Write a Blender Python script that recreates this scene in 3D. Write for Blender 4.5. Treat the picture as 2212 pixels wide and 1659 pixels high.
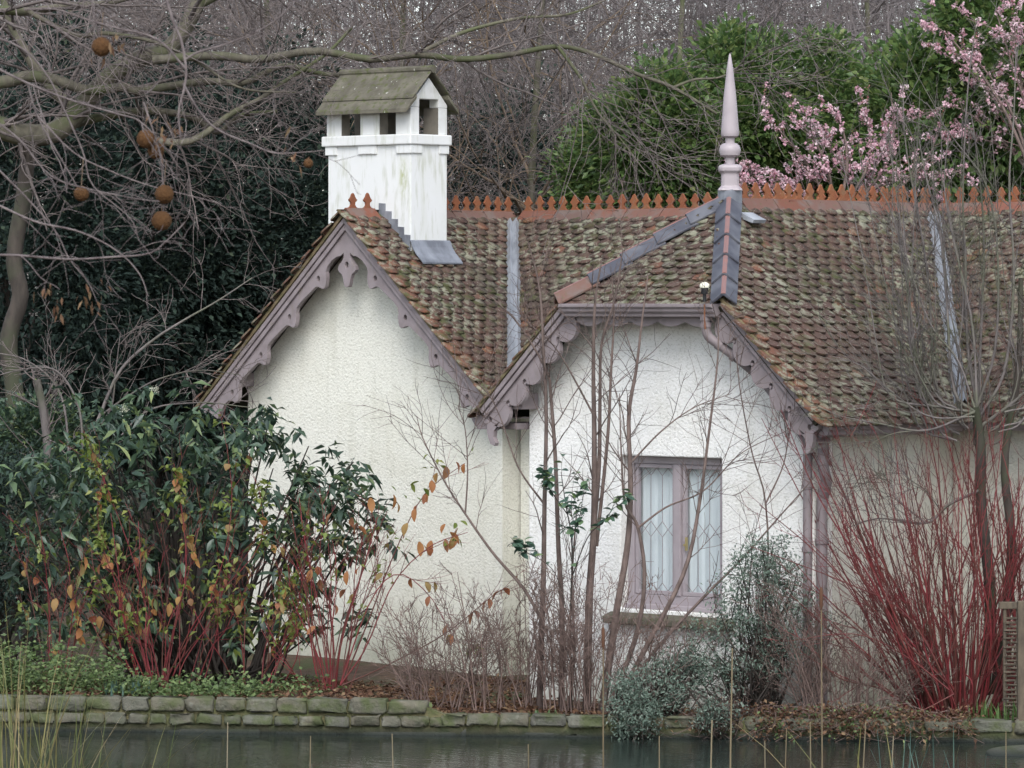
import bpy, math, random
import numpy as np
from mathutils import Vector, Matrix
from mathutils.geometry import tessellate_polygon

for o in list(bpy.data.objects):
    bpy.data.objects.remove(o)
SC = bpy.context.scene
COL = SC.collection
rng = np.random.default_rng(7)
random.seed(7)
R_ = math.radians

# ---------------------------------------------------------------- camera
# world axes: X along the cottage ridge, Y away from the lake, Z up
TH = R_(42.0)
FPX = 9450.0                     # focal length for a 2212 px wide frame
FWD = np.array([-math.sin(TH), math.cos(TH), 0.0])
RGT = np.array([math.cos(TH), math.sin(TH), 0.0])
CAM = -39.4 * FWD - (344 / FPX) * 39.4 * RGT
CAM[2] = 3.75
cd = bpy.data.cameras.new('camera')
cam = bpy.data.objects.new('camera', cd)
COL.objects.link(cam)
cam.location = CAM
cam.rotation_euler = (R_(90), 0, TH)
cd.sensor_width = 36.0
cd.lens = 36.0 * FPX / 2212
cd.shift_y = -179.5 / 2212
cd.clip_start = 0.5
cd.clip_end = 1500
cd.dof.use_dof = True
cd.dof.focus_distance = 40.0
cd.dof.aperture_fstop = 40.0
SC.camera = cam

# ---------------------------------------------------------------- sky, sun, exposure
SUN_EL, SUN_AZ = R_(46), R_(138)     # soft light from the front right, behind cloud
w = bpy.data.worlds.new('World')
SC.world = w
w.use_nodes = True
nt = w.node_tree
nt.nodes.clear()
sky = nt.nodes.new('ShaderNodeTexSky')
sky.sky_type = 'NISHITA'
sky.sun_disc = False
sky.sun_elevation = SUN_EL
sky.sun_rotation = SUN_AZ
sky.air_density = 1.0
sky.dust_density = 1.0
sky.ozone_density = 1.0
hs = nt.nodes.new('ShaderNodeHueSaturation')
hs.inputs['Saturation'].default_value = 0.48
bg = nt.nodes.new('ShaderNodeBackground')
bg.inputs['Strength'].default_value = 0.15
wo = nt.nodes.new('ShaderNodeOutputWorld')
nt.links.new(sky.outputs[0], hs.inputs['Color'])
nt.links.new(hs.outputs[0], bg.inputs[0])
nt.links.new(bg.outputs[0], wo.inputs[0])
sd = bpy.data.lights.new('sun', 'SUN')
sd.energy = 1.5
sd.angle = R_(35)
sd.color = (1.0, 0.985, 0.965)
sun = bpy.data.objects.new('sun', sd)
COL.objects.link(sun)
_s = Vector((math.sin(SUN_AZ) * math.cos(SUN_EL), math.cos(SUN_AZ) * math.cos(SUN_EL), math.sin(SUN_EL)))
sun.rotation_euler = _s.to_track_quat('Z', 'Y').to_euler()
sun.location = (10, -10, 30)
vs = SC.view_settings
vs.view_transform = 'Standard'
vs.look = 'None'
vs.exposure = 0.90
vs.gamma = 1.0
vs.use_curve_mapping = False
SC.cycles.max_bounces = 4
SC.cycles.diffuse_bounces = 3
SC.cycles.adaptive_threshold = 0.03
SC.cycles.transparent_max_bounces = 8


def px(u, v, d):
    """point seen at (u, v) of a 2212 px wide frame at d metres of depth"""
    return CAM + d * (FWD + (u - 1106) / FPX * RGT + np.array([0, 0, (650 - v) / FPX]))


def lat(a, d, z=0.0):
    """point a metres to the right of the view axis and d metres ahead"""
    p = CAM + a * RGT + d * FWD
    return np.array([p[0], p[1], z])


# ---------------------------------------------------------------- material helpers
class M:
    def __init__(self, name, rough=0.8):
        self.m = bpy.data.materials.new(name)
        self.m.use_nodes = True
        self.t = self.m.node_tree
        self.t.nodes.clear()
        self.out = self.t.nodes.new('ShaderNodeOutputMaterial')
        self.b = self.t.nodes.new('ShaderNodeBsdfPrincipled')
        self.b.inputs['Roughness'].default_value = rough
        self.b.inputs['Specular IOR Level'].default_value = 0.3
        self.link(self.b.outputs[0], self.out.inputs[0])
        self.geo = None

    def link(self, a, b):
        self.t.links.new(a, b)

    def setin(self, sock, v):
        if hasattr(v, 'is_linked') or isinstance(v, bpy.types.NodeSocket):
            self.link(v, sock)
        else:
            if isinstance(v, (tuple, list)) and len(v) == 3 and len(sock.default_value) == 4:
                v = (*v, 1)
            sock.default_value = v

    def pos(self, scale=(1, 1, 1)):
        if self.geo is None:
            self.geo = self.t.nodes.new('ShaderNodeNewGeometry')
        if scale == (1, 1, 1):
            return self.geo.outputs['Position']
        mp = self.t.nodes.new('ShaderNodeMapping')
        mp.inputs['Scale'].default_value = scale
        self.link(self.geo.outputs['Position'], mp.inputs[0])
        return mp.outputs[0]

    def noise(self, scale, detail=3, rough=0.55, stretch=(1, 1, 1), dist=0.0):
        n = self.t.nodes.new('ShaderNodeTexNoise')
        n.inputs['Scale'].default_value = scale
        n.inputs['Detail'].default_value = detail
        n.inputs['Roughness'].default_value = rough
        n.inputs['Distortion'].default_value = dist
        self.link(self.pos(stretch), n.inputs['Vector'])
        return n.outputs['Fac']

    def ramp(self, fac, stops, interp='LINEAR'):
        r = self.t.nodes.new('ShaderNodeValToRGB')
        r.color_ramp.interpolation = interp
        el = r.color_ramp.elements
        while len(el) > 1:
            el.remove(el[-1])
        for i, (p, c) in enumerate(stops):
            if not isinstance(c, (tuple, list)):
                c = (c, c, c)
            e = el[0] if i == 0 else el.new(p)
            e.position = p
            e.color = (*c[:3], 1)
        self.link(fac, r.inputs[0])
        return r.outputs[0]

    def mix(self, fac, a, b, mode='MIX'):
        n = self.t.nodes.new('ShaderNodeMix')
        n.data_type = 'RGBA'
        n.blend_type = mode
        self.setin(n.inputs['Factor'], fac)
        self.setin(n.inputs['A'], a) if False else self.setin(n.inputs[6], a)
        self.setin(n.inputs[7], b)
        return n.outputs[2]

    def math(self, op, a, b=0.0):
        n = self.t.nodes.new('ShaderNodeMath')
        n.operation = op
        self.setin(n.inputs[0], a)
        self.setin(n.inputs[1], b)
        return n.outputs[0]

    def attr(self, name='rnd'):
        n = self.t.nodes.new('ShaderNodeAttribute')
        n.attribute_name = name
        return n.outputs['Fac']

    def sep(self, axis):
        s = self.t.nodes.new('ShaderNodeSeparateXYZ')
        self.link(self.pos(), s.inputs[0])
        return s.outputs[axis]

    def color(self, c):
        self.setin(self.b.inputs['Base Color'], c)

    def bump(self, h, strength=0.5, dist=0.01):
        n = self.t.nodes.new('ShaderNodeBump')
        n.inputs['Strength'].default_value = strength
        n.inputs['Distance'].default_value = dist
        self.link(h, n.inputs['Height'])
        self.link(n.outputs[0], self.b.inputs['Normal'])

    def rough(self, v):
        self.setin(self.b.inputs['Roughness'], v)


MT = {}


def leafmat(name, stops, rough=0.45, trans=0.25, spec=0.4, var=6.0):
    m = M(name, rough)
    c = m.ramp(m.attr(), stops)
    c = m.mix(m.math('MULTIPLY', m.noise(var, 2), 0.5), c, m.mix(1.0, c, (0.55, 0.55, 0.5), 'MULTIPLY'))
    m.color(c)
    m.b.inputs['Specular IOR Level'].default_value = spec
    if trans > 0:
        t = m.t.nodes.new('ShaderNodeBsdfTranslucent')
        m.link(c, t.inputs[0])
        mx = m.t.nodes.new('ShaderNodeMixShader')
        mx.inputs[0].default_value = trans
        m.link(m.b.outputs[0], mx.inputs[1])
        m.link(t.outputs[0], mx.inputs[2])
        m.link(mx.outputs[0], m.out.inputs[0])
    MT[name] = m.m


def barkmat(name, c1, c2, scale=25, rough=0.85, c3=None):
    m = M(name, rough)
    c = m.mix(m.ramp(m.noise(scale, 4, stretch=(1, 1, 0.35)), [(0.35, 0), (0.65, 1)]), c1, c2)
    if c3:
        c = m.mix(m.ramp(m.noise(2.2, 3), [(0.48, 0), (0.62, 1)]), c, c3)
    c = m.mix(m.math('MULTIPLY', m.attr(), 0.6), c, m.mix(1.0, c, (0.5, 0.5, 0.5), 'MULTIPLY'))
    m.color(c)
    m.bump(m.noise(scale * 2, 4, stretch=(1, 1, 0.3)), 0.6, 0.01)
    MT[name] = m.m


def build_materials():
    # roughcast walls
    for nm, base, dirt in (('roughcast_white', (0.87, 0.86, 0.83), (0.62, 0.59, 0.50)),
                           ('roughcast_cream', (0.74, 0.73, 0.65), (0.55, 0.53, 0.42)),
                           ('chimney_white', (0.68, 0.685, 0.675), (0.56, 0.57, 0.50))):
        m = M(nm, 0.9)
        smooth = nm == 'chimney_white'
        peb = m.noise(9 if smooth else 40, 3, 0.6)
        big = m.noise(1.3, 4)
        c = m.mix(m.ramp(big, [(0.48, 0), (0.8, 0.5)]), base, dirt)
        c = m.mix(m.ramp(m.noise(2.4, 3, stretch=(3, 3, 0.25)), [(0.60, 0), (0.8, 0.4)]), c, dirt)
        if not smooth:
            pit_shade = m.ramp(m.noise(34, 2, 0.5, stretch=(1, 1, 1.6), dist=0.6), [(0.33, 1), (0.46, 0)])  # shade of the roughcast hollows, painted into the colour as dark flecks
            c = m.mix(m.math('MULTIPLY', pit_shade, 0.42), c, (0.40, 0.39, 0.32))
            low = m.ramp(m.sep(2), [(0.10, 1), (0.75, 0)])
            c = m.mix(m.math('MULTIPLY', m.math('MULTIPLY', low, m.noise(3, 4)), 1.0), c, (0.30, 0.31, 0.22))
            sk = m.ramp(m.noise(3.2, 4, 0.6, stretch=(2.2, 2.2, 0.16)), [(0.56, 0), (0.74, 1)])
            c = m.mix(m.math('MULTIPLY', sk, 0.30), c, (0.44, 0.43, 0.34))
        else:
            st = m.ramp(m.noise(7, 4, 0.65, stretch=(2.2, 2.2, 0.35)), [(0.52, 0), (0.70, 1)])
            c = m.mix(m.math('MULTIPLY', st, 0.6), c, (0.40, 0.41, 0.31))
            # one algae streak where the water runs off the ledge
            ax = m.ramp(m.math('ABSOLUTE', m.math('ADD', m.sep(0), 5.175)), [(0.0, 1), (0.085, 0)])
            az = m.ramp(m.math('ABSOLUTE', m.math('SUBTRACT', m.sep(2), 5.0)), [(0.05, 1), (0.24, 0)])
            an = m.ramp(m.noise(14, 4, 0.6, stretch=(1.5, 1.5, 0.6)), [(0.36, 0), (0.58, 1)])
            c = m.mix(m.math('MULTIPLY', m.math('MULTIPLY', ax, az), m.math('MULTIPLY', an, 0.9)), c, (0.30, 0.33, 0.10))
            so = m.ramp(m.math('SUBTRACT', m.sep(2), 5.3), [(0.08, 0), (0.42, 1)])
            c = m.mix(m.math('MULTIPLY', m.math('MULTIPLY', so, m.noise(9, 4)), 0.75), c, (0.30, 0.29, 0.26))
        m.color(c)
        m.bump(peb, 0.3 if smooth else 0.6, 0.008 if smooth else 0.022)
        MT[nm] = m.m
    # mauve paint
    m = M('mauve_paint', 0.55)
    c = m.mix(m.ramp(m.noise(6, 4), [(0.4, 0), (0.8, 1)]), (0.265, 0.225, 0.232), (0.19, 0.158, 0.160))
    c = m.mix(m.ramp(m.noise(11, 4, stretch=(1, 1, 0.3)), [(0.60, 0), (0.78, 0.8)]), c, (0.20, 0.17, 0.13))
    m.color(c)
    m.bump(m.noise(30, 3), 0.12, 0.01)
    MT['mauve_paint'] = m.m
    m = M('pale_mauve_paint', 0.4)
    m.color(m.mix(m.ramp(m.noise(5, 3), [(0.45, 0), (0.8, 0.7)]), (0.37, 0.325, 0.34), (0.29, 0.25, 0.262)))
    MT['pale_mauve_paint'] = m.m
    # clay roof tiles
    m = M('clay_tile', 0.85)
    c = m.ramp(m.attr(), [(0.0, (0.062, 0.044, 0.037)), (0.3, (0.086, 0.052, 0.043)), (0.6, (0.105, 0.060, 0.048)),
                          (0.85, (0.128, 0.064, 0.047)), (1.0, (0.18, 0.076, 0.045))])
    c = m.mix(m.ramp(m.noise(20, 3), [(0.4, 0), (0.7, 0.7)]), c, (0.085, 0.062, 0.05))
    wh = m.ramp(m.noise(1.3, 3), [(0.38, 0.12), (0.58, 1)])
    li = m.ramp(m.noise(12, 3, 0.55, dist=0.3), [(0.49, 0), (0.57, 1)])
    c = m.mix(m.math('MULTIPLY', m.math('MULTIPLY', li, wh), 0.86), c, m.mix(m.noise(40, 2), (0.20, 0.20, 0.135), (0.30, 0.30, 0.235)))
    sp = m.ramp(m.noise(60, 2, 0.5), [(0.66, 0), (0.70, 1)])
    c = m.mix(m.math('MULTIPLY', sp, 0.55), c, (0.45, 0.44, 0.38))
    mo = m.ramp(m.noise(8, 4, 0.6), [(0.50, 0), (0.62, 0.85)])
    mw = m.ramp(m.noise(1.0, 3), [(0.40, 0.3), (0.60, 1)])
    c = m.mix(m.math('MULTIPLY', mo, mw), c, (0.062, 0.070, 0.026))
    m.color(c)
    m.bump(m.noise(45, 4), 0.6, 0.01)
    MT['clay_tile'] = m.m
    m = M('terracotta', 0.7)
    c = m.ramp(m.attr(), [(0, (0.16, 0.066, 0.044)), (0.4, (0.21, 0.072, 0.044)), (0.7, (0.13, 0.085, 0.072)), (1, (0.16, 0.085, 0.066))])
    c = m.mix(m.ramp(m.noise(5, 4), [(0.48, 0), (0.62, 0.85)]), c, (0.15, 0.115, 0.10))
    c = m.mix(m.ramp(m.noise(30, 3), [(0.6, 0), (0.72, 0.8)]), c, (0.10, 0.10, 0.05))
    m.color(c)
    m.bump(m.noise(40, 3), 0.3, 0.01)
    MT['terracotta'] = m.m
    m = M('crest_clay', 0.75)
    c = m.ramp(m.attr(), [(0, (0.20, 0.068, 0.034)), (1, (0.24, 0.090, 0.040))])
    c = m.mix(m.ramp(m.noise(12, 4), [(0.5, 0), (0.7, 0.8)]), c, (0.20, 0.11, 0.06))
    m.color(c)
    MT['crest_clay'] = m.m
    m = M('slate_hip', 0.5)
    c = m.mix(m.ramp(m.noise(4, 3), [(0.4, 0), (0.65, 1)]), (0.058, 0.060, 0.076), (0.115, 0.118, 0.135))
    m.color(c)
    m.b.inputs['Specular IOR Level'].default_value = 0.5
    MT['slate_hip'] = m.m
    m = M('arris_clay', 0.7)
    m.color(m.mix(m.noise(9, 3), (0.30, 0.13, 0.10), (0.16, 0.13, 0.14)))
    MT['arris_clay'] = m.m
    m = M('lead', 0.5)
    c = m.mix(m.ramp(m.noise(5, 4, stretch=(1, 1, 0.5)), [(0.4, 0), (0.7, 1)]), (0.17, 0.18, 0.205), (0.34, 0.36, 0.40))
    m.color(c)
    m.b.inputs['Metallic'].default_value = 0.35
    m.bump(m.noise(14, 3), 0.3, 0.01)
    MT['lead'] = m.m
    m = M('pale_lead', 0.55)
    m.color(m.mix(m.ramp(m.noise(6, 4, stretch=(1, 1, 0.4)), [(0.4, 0), (0.7, 1)]), (0.25, 0.265, 0.29), (0.38, 0.40, 0.43)))
    m.bump(m.noise(14, 3), 0.3, 0.01)
    MT['pale_lead'] = m.m
    m = M('mossy_stone', 0.9)
    c = m.mix(m.ramp(m.noise(7, 4, stretch=(1, 1, 0.5)), [(0.35, 0), (0.7, 1)]), (0.085, 0.077, 0.058), (0.15, 0.138, 0.105))
    c = m.mix(m.ramp(m.noise(16, 4), [(0.52, 0), (0.66, 0.9)]), c, (0.075, 0.085, 0.03))
    c = m.mix(m.ramp(m.noise(26, 2, stretch=(1, 1, 0.3)), [(0.70, 0), (0.76, 0.8)]), c, (0.5, 0.5, 0.45))
    m.color(c)
    m.bump(m.noise(30, 4), 0.5, 0.01)
    MT['mossy_stone'] = m.m
    m = M('mortar_verge', 0.95)
    m.color(m.mix(m.ramp(m.noise(9, 4), [(0.4, 0), (0.65, 1)]), (0.20, 0.15, 0.09), (0.12, 0.11, 0.055)))
    m.bump(m.noise(40, 3), 0.5, 0.01)
    MT['mortar_verge'] = m.m
    m = M('roof_underlay', 0.95)
    m.color((0.035, 0.033, 0.022))
    MT['roof_underlay'] = m.m
    m = M('dark_inside', 0.9)
    m.color((0.05, 0.045, 0.04))
    MT['dark_inside'] = m.m
    m = M('soot', 0.95)
    m.color(m.mix(m.noise(12, 3), (0.10, 0.09, 0.075), (0.20, 0.18, 0.15)))
    MT['soot'] = m.m
    m = M('rusty_iron', 0.8)
    m.color(m.mix(m.noise(9, 3), (0.25, 0.09, 0.04), (0.10, 0.06, 0.04)))
    MT['rusty_iron'] = m.m
    m = M('black_plastic', 0.5)
    m.color((0.02, 0.02, 0.022))
    MT['black_plastic'] = m.m
    m = M('white_plastic', 0.4)
    m.color((0.78, 0.76, 0.62))
    MT['white_plastic'] = m.m
    m = M('curtain', 0.9)
    m.color(m.mix(m.noise(3, 2, stretch=(3, 3, 0.3)), (0.58, 0.63, 0.65), (0.66, 0.71, 0.73)))
    MT['curtain'] = m.m
    m = M('brass', 0.35)
    m.color((0.5, 0.4, 0.2))
    m.b.inputs['Metallic'].default_value = 0.8
    MT['brass'] = m.m
    # glass
    m = M('glass', 0.03)
    g = m.t.nodes.new('ShaderNodeBsdfGlossy')
    g.inputs['Roughness'].default_value = 0.03
    tr = m.t.nodes.new('ShaderNodeBsdfTransparent')
    tr.inputs[0].default_value = (0.97, 0.985, 0.985, 1)
    mx = m.t.nodes.new('ShaderNodeMixShader')
    mx.inputs[0].default_value = 0.07
    m.link(tr.outputs[0], mx.inputs[1])
    m.link(g.outputs[0], mx.inputs[2])
    m.link(mx.outputs[0], m.out.inputs[0])
    MT['glass'] = m.m
    # embankment stone, mortar
    m = M('bank_stone', 0.9)
    m.b.inputs['Specular IOR Level'].default_value = 0.12
    c = m.ramp(m.attr(), [(0, (0.105, 0.10, 0.085)), (0.35, (0.14, 0.14, 0.115)), (0.7, (0.125, 0.115, 0.088)), (0.92, (0.17, 0.155, 0.115)), (1.0, (0.16, 0.105, 0.065))])
    c = m.mix(m.ramp(m.noise(9, 4), [(0.38, 0), (0.7, 0.8)]), c, (0.095, 0.10, 0.075))
    c = m.mix(m.ramp(m.noise(14, 4), [(0.56, 0), (0.72, 0.6)]), c, (0.20, 0.20, 0.165))
    c = m.mix(m.ramp(m.noise(5, 4), [(0.46, 0), (0.62, 0.85)]), c, (0.075, 0.090, 0.038))
    wet = m.ramp(m.sep(2), [(0.045, 1), (0.14, 0)])
    c = m.mix(wet, c, (0.03, 0.034, 0.03))
    m.color(c)
    m.bump(m.noise(35, 5), 0.9, 0.015)
    MT['bank_stone'] = m.m
    m = M('mossy_mortar', 0.95)
    c = m.mix(m.ramp(m.noise(8, 4), [(0.4, 0), (0.65, 1)]), (0.14, 0.125, 0.065), (0.075, 0.088, 0.034))
    wet = m.ramp(m.sep(2), [(0.045, 1), (0.14, 0)])
    c = m.mix(wet, c, (0.02, 0.024, 0.02))
    m.color(c)
    m.bump(m.noise(30, 4), 0.8, 0.02)
    MT['mossy_mortar'] = m.m
    # ground
    m = M('soil', 0.95)
    c = m.mix(m.ramp(m.noise(9, 5), [(0.35, 0), (0.7, 1)]), (0.055, 0.038, 0.026), (0.13, 0.080, 0.055))
    c = m.mix(m.ramp(m.noise(1.2, 4), [(0.5, 0), (0.62, 0.8)]), c, (0.05, 0.07, 0.025))
    m.color(c)
    m.bump(m.noise(25, 5), 1.0, 0.03)
    MT['soil'] = m.m
    # water
    m = M('lake_water', 0.06)
    m.color((0.018, 0.025, 0.022))
    m.b.inputs['IOR'].default_value = 1.33
    m.b.inputs['Specular IOR Level'].default_value = 0.5
    mp = m.t.nodes.new('ShaderNodeMapping')
    mp.inputs['Rotation'].default_value = (0, 0, -TH)
    mp.inputs['Scale'].default_value = (2.2, 9.0, 1)
    m.link(m.pos(), mp.inputs[0])
    n1 = m.t.nodes.new('ShaderNodeTexNoise')
    n1.inputs['Scale'].default_value = 1.6
    n1.inputs['Detail'].default_value = 3
    m.link(mp.outputs[0], n1.inputs['Vector'])
    m.bump(n1.outputs['Fac'], 0.3, 0.02)
    MT['lake_water'] = m.m
    # wood of the hurdle and post
    barkmat('weathered_oak', (0.15, 0.12, 0.085), (0.085, 0.068, 0.052), 18)
    # barks
    barkmat('bark_big', (0.17, 0.155, 0.115), (0.095, 0.085, 0.065), 14, c3=(0.10, 0.11, 0.055))
    barkmat('bark_twig', (0.18, 0.15, 0.14), (0.10, 0.083, 0.078), 20)
    barkmat('bark_pale_twig', (0.25, 0.21, 0.195), (0.14, 0.115, 0.108), 20)
    barkmat('bark_ochre_twig', (0.24, 0.175, 0.12), (0.14, 0.105, 0.08), 20)
    barkmat('bark_far', (0.235, 0.205, 0.20), (0.155, 0.135, 0.132), 8)
    barkmat('bark_mauve', (0.20, 0.148, 0.128), (0.11, 0.080, 0.070), 22)
    barkmat('bark_thicket', (0.25, 0.175, 0.15), (0.15, 0.105, 0.09), 22)
    barkmat('bark_dark', (0.055, 0.045, 0.038), (0.03, 0.026, 0.022), 18)
    barkmat('bark_willow', (0.20, 0.175, 0.165), (0.12, 0.105, 0.10), 16, c3=(0.13, 0.13, 0.095))
    barkmat('bark_trunk', (0.075, 0.062, 0.052), (0.045, 0.038, 0.032), 14, c3=(0.06, 0.065, 0.04))
    barkmat('bark_plane', (0.23, 0.195, 0.19), (0.13, 0.105, 0.105), 60)
    m = M('bark_red', 0.55)
    c = m.ramp(m.attr(), [(0, (0.21, 0.030, 0.036)), (0.5, (0.145, 0.026, 0.030)), (1, (0.095, 0.042, 0.034))])
    c = m.mix(m.ramp(m.noise(6, 3), [(0.45, 0), (0.75, 0.75)]), c, (0.12, 0.06, 0.04))
    m.color(c)
    MT['bark_red'] = m.m
    # leaves
    leafmat('leaf_evergreen_dark', [(0, (0.022, 0.034, 0.030)), (0.6, (0.036, 0.056, 0.047)), (0.92, (0.05, 0.078, 0.06)), (1, (0.08, 0.105, 0.07))], 0.75, 0.08, 0.12)  # greens lifted overall: light haze is put into the leaf colour
    leafmat('leaf_laurel', [(0, (0.065, 0.12, 0.042)), (0.5, (0.13, 0.215, 0.07)), (0.85, (0.20, 0.28, 0.09)), (1, (0.28, 0.32, 0.12))], 0.4, 0.35)
    leafmat('leaf_viburnum', [(0, (0.032, 0.058, 0.042)), (0.5, (0.058, 0.102, 0.066)), (0.8, (0.09, 0.145, 0.08)), (0.92, (0.14, 0.20, 0.085)), (1.0, (0.24, 0.28, 0.11))], 0.40, 0.18, 0.5)
    leafmat('leaf_lime', [(0, (0.12, 0.17, 0.035)), (0.5, (0.19, 0.25, 0.055)), (1, (0.28, 0.30, 0.08))], 0.5, 0.35)
    leafmat('leaf_autumn', [(0, (0.36, 0.13, 0.06)), (0.35, (0.42, 0.21, 0.07)), (0.7, (0.30, 0.22, 0.08)), (0.85, (0.22, 0.11, 0.05)), (1, (0.46, 0.19, 0.11))], 0.6, 0.3, 0.4, 25)
    leafmat('leaf_camellia', [(0, (0.05, 0.10, 0.075)), (0.6, (0.085, 0.16, 0.10)), (1, (0.16, 0.24, 0.08))], 0.35, 0.15, 0.5)
    leafmat('leaf_grey', [(0, (0.10, 0.145, 0.11)), (0.6, (0.17, 0.225, 0.18)), (1, (0.25, 0.30, 0.25))], 0.7, 0.15, 0.2)
    leafmat('leaf_cover', [(0, (0.07, 0.11, 0.042)), (0.6, (0.13, 0.195, 0.07)), (1, (0.22, 0.28, 0.11))], 0.55, 0.25)
    leafmat('leaf_litter', [(0, (0.07, 0.038, 0.026)), (0.5, (0.13, 0.07, 0.045)), (0.85, (0.19, 0.115, 0.07)), (1, (0.28, 0.2, 0.12))], 0.8, 0.1, 0.1)
    leafmat('leaf_strap', [(0, (0.06, 0.115, 0.035)), (1, (0.12, 0.20, 0.06))], 0.45, 0.25)
    leafmat('leaf_bluegreen', [(0, (0.05, 0.10, 0.085)), (1, (0.10, 0.17, 0.13))], 0.5, 0.2)
    leafmat('leaf_reed', [(0, (0.20, 0.15, 0.085)), (0.5, (0.27, 0.215, 0.13)), (1, (0.33, 0.275, 0.185))], 0.6, 0.2)
    leafmat('leaf_sedge', [(0, (0.10, 0.13, 0.04)), (0.5, (0.22, 0.20, 0.07)), (1, (0.30, 0.23, 0.12))], 0.6, 0.2)
    leafmat('blossom', [(0, (0.72, 0.42, 0.50)), (0.5, (0.84, 0.57, 0.64)), (1, (0.92, 0.76, 0.80))], 0.7, 0.35, 0.1, 30)
    leafmat('bud', [(0, (0.38, 0.13, 0.14)), (1, (0.5, 0.22, 0.22))], 0.7, 0.1, 0.1)
    leafmat('cream_flower', [(0, (0.55, 0.55, 0.42)), (1, (0.7, 0.7, 0.6))], 0.8, 0.2, 0.1)
    m = M('seed_ball', 0.95)
    m.color(m.mix(m.noise(300, 2), (0.15, 0.072, 0.026), (0.075, 0.038, 0.017)))
    m.bump(m.noise(500, 2), 1.0, 0.004)
    MT['seed_ball'] = m.m
    m = M('cattail', 0.95)
    m.color((0.10, 0.05, 0.03))
    MT['cattail'] = m.m


build_materials()


# ---------------------------------------------------------------- mesh helpers
def mesh_np(name, V, F, rnd=None, smooth=False):
    """V (n,3), F list of (m,k) int arrays"""
    me = bpy.data.meshes.new(name)
    V = np.ascontiguousarray(V, np.float32)
    me.vertices.add(len(V))
    me.vertices.foreach_set('co', V.ravel())
    F = [np.asarray(f, np.int32) for f in (F if isinstance(F, list) else [F]) if len(f)]
    tot = np.concatenate([np.full(len(f), f.shape[1], np.int32) for f in F])
    idx = np.concatenate([f.ravel() for f in F])
    st = np.concatenate([[0], np.cumsum(tot)[:-1]]).astype(np.int32)
    me.loops.add(len(idx))
    me.loops.foreach_set('vertex_index', idx)
    me.polygons.add(len(tot))
    me.polygons.foreach_set('loop_start', st)
    me.polygons.foreach_set('loop_total', tot)
    if smooth:
        me.polygons.foreach_set('use_smooth', np.ones(len(tot), bool))
    me.update(calc_edges=True)
    if rnd is not None:
        a = me.attributes.new('rnd', 'FLOAT', 'POINT')
        a.data.foreach_set('value', np.ascontiguousarray(rnd, np.float32))
    return me


def add(name, me, mat, parent=None, loc=None, kind=None):
    o = bpy.data.objects.new(name, me)
    COL.objects.link(o)
    if mat and me and not me.materials:
        me.materials.append(MT[mat])
    if parent:
        o.parent = parent
    if loc is not None:
        o.location = loc
    if kind:
        o['kind'] = kind
    return o


def thing(name, label, cat, loc=(0, 0, 0), group=None):
    o = bpy.data.objects.new(name, None)
    COL.objects.link(o)
    o.location = loc
    o.empty_display_size = 0.2
    o['label'] = label
    o['category'] = cat
    if group:
        o['group'] = group
    return o


def tag(o, label, cat, group=None):
    o['label'] = label
    o['category'] = cat
    if group:
        o['group'] = group
    return o


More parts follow.
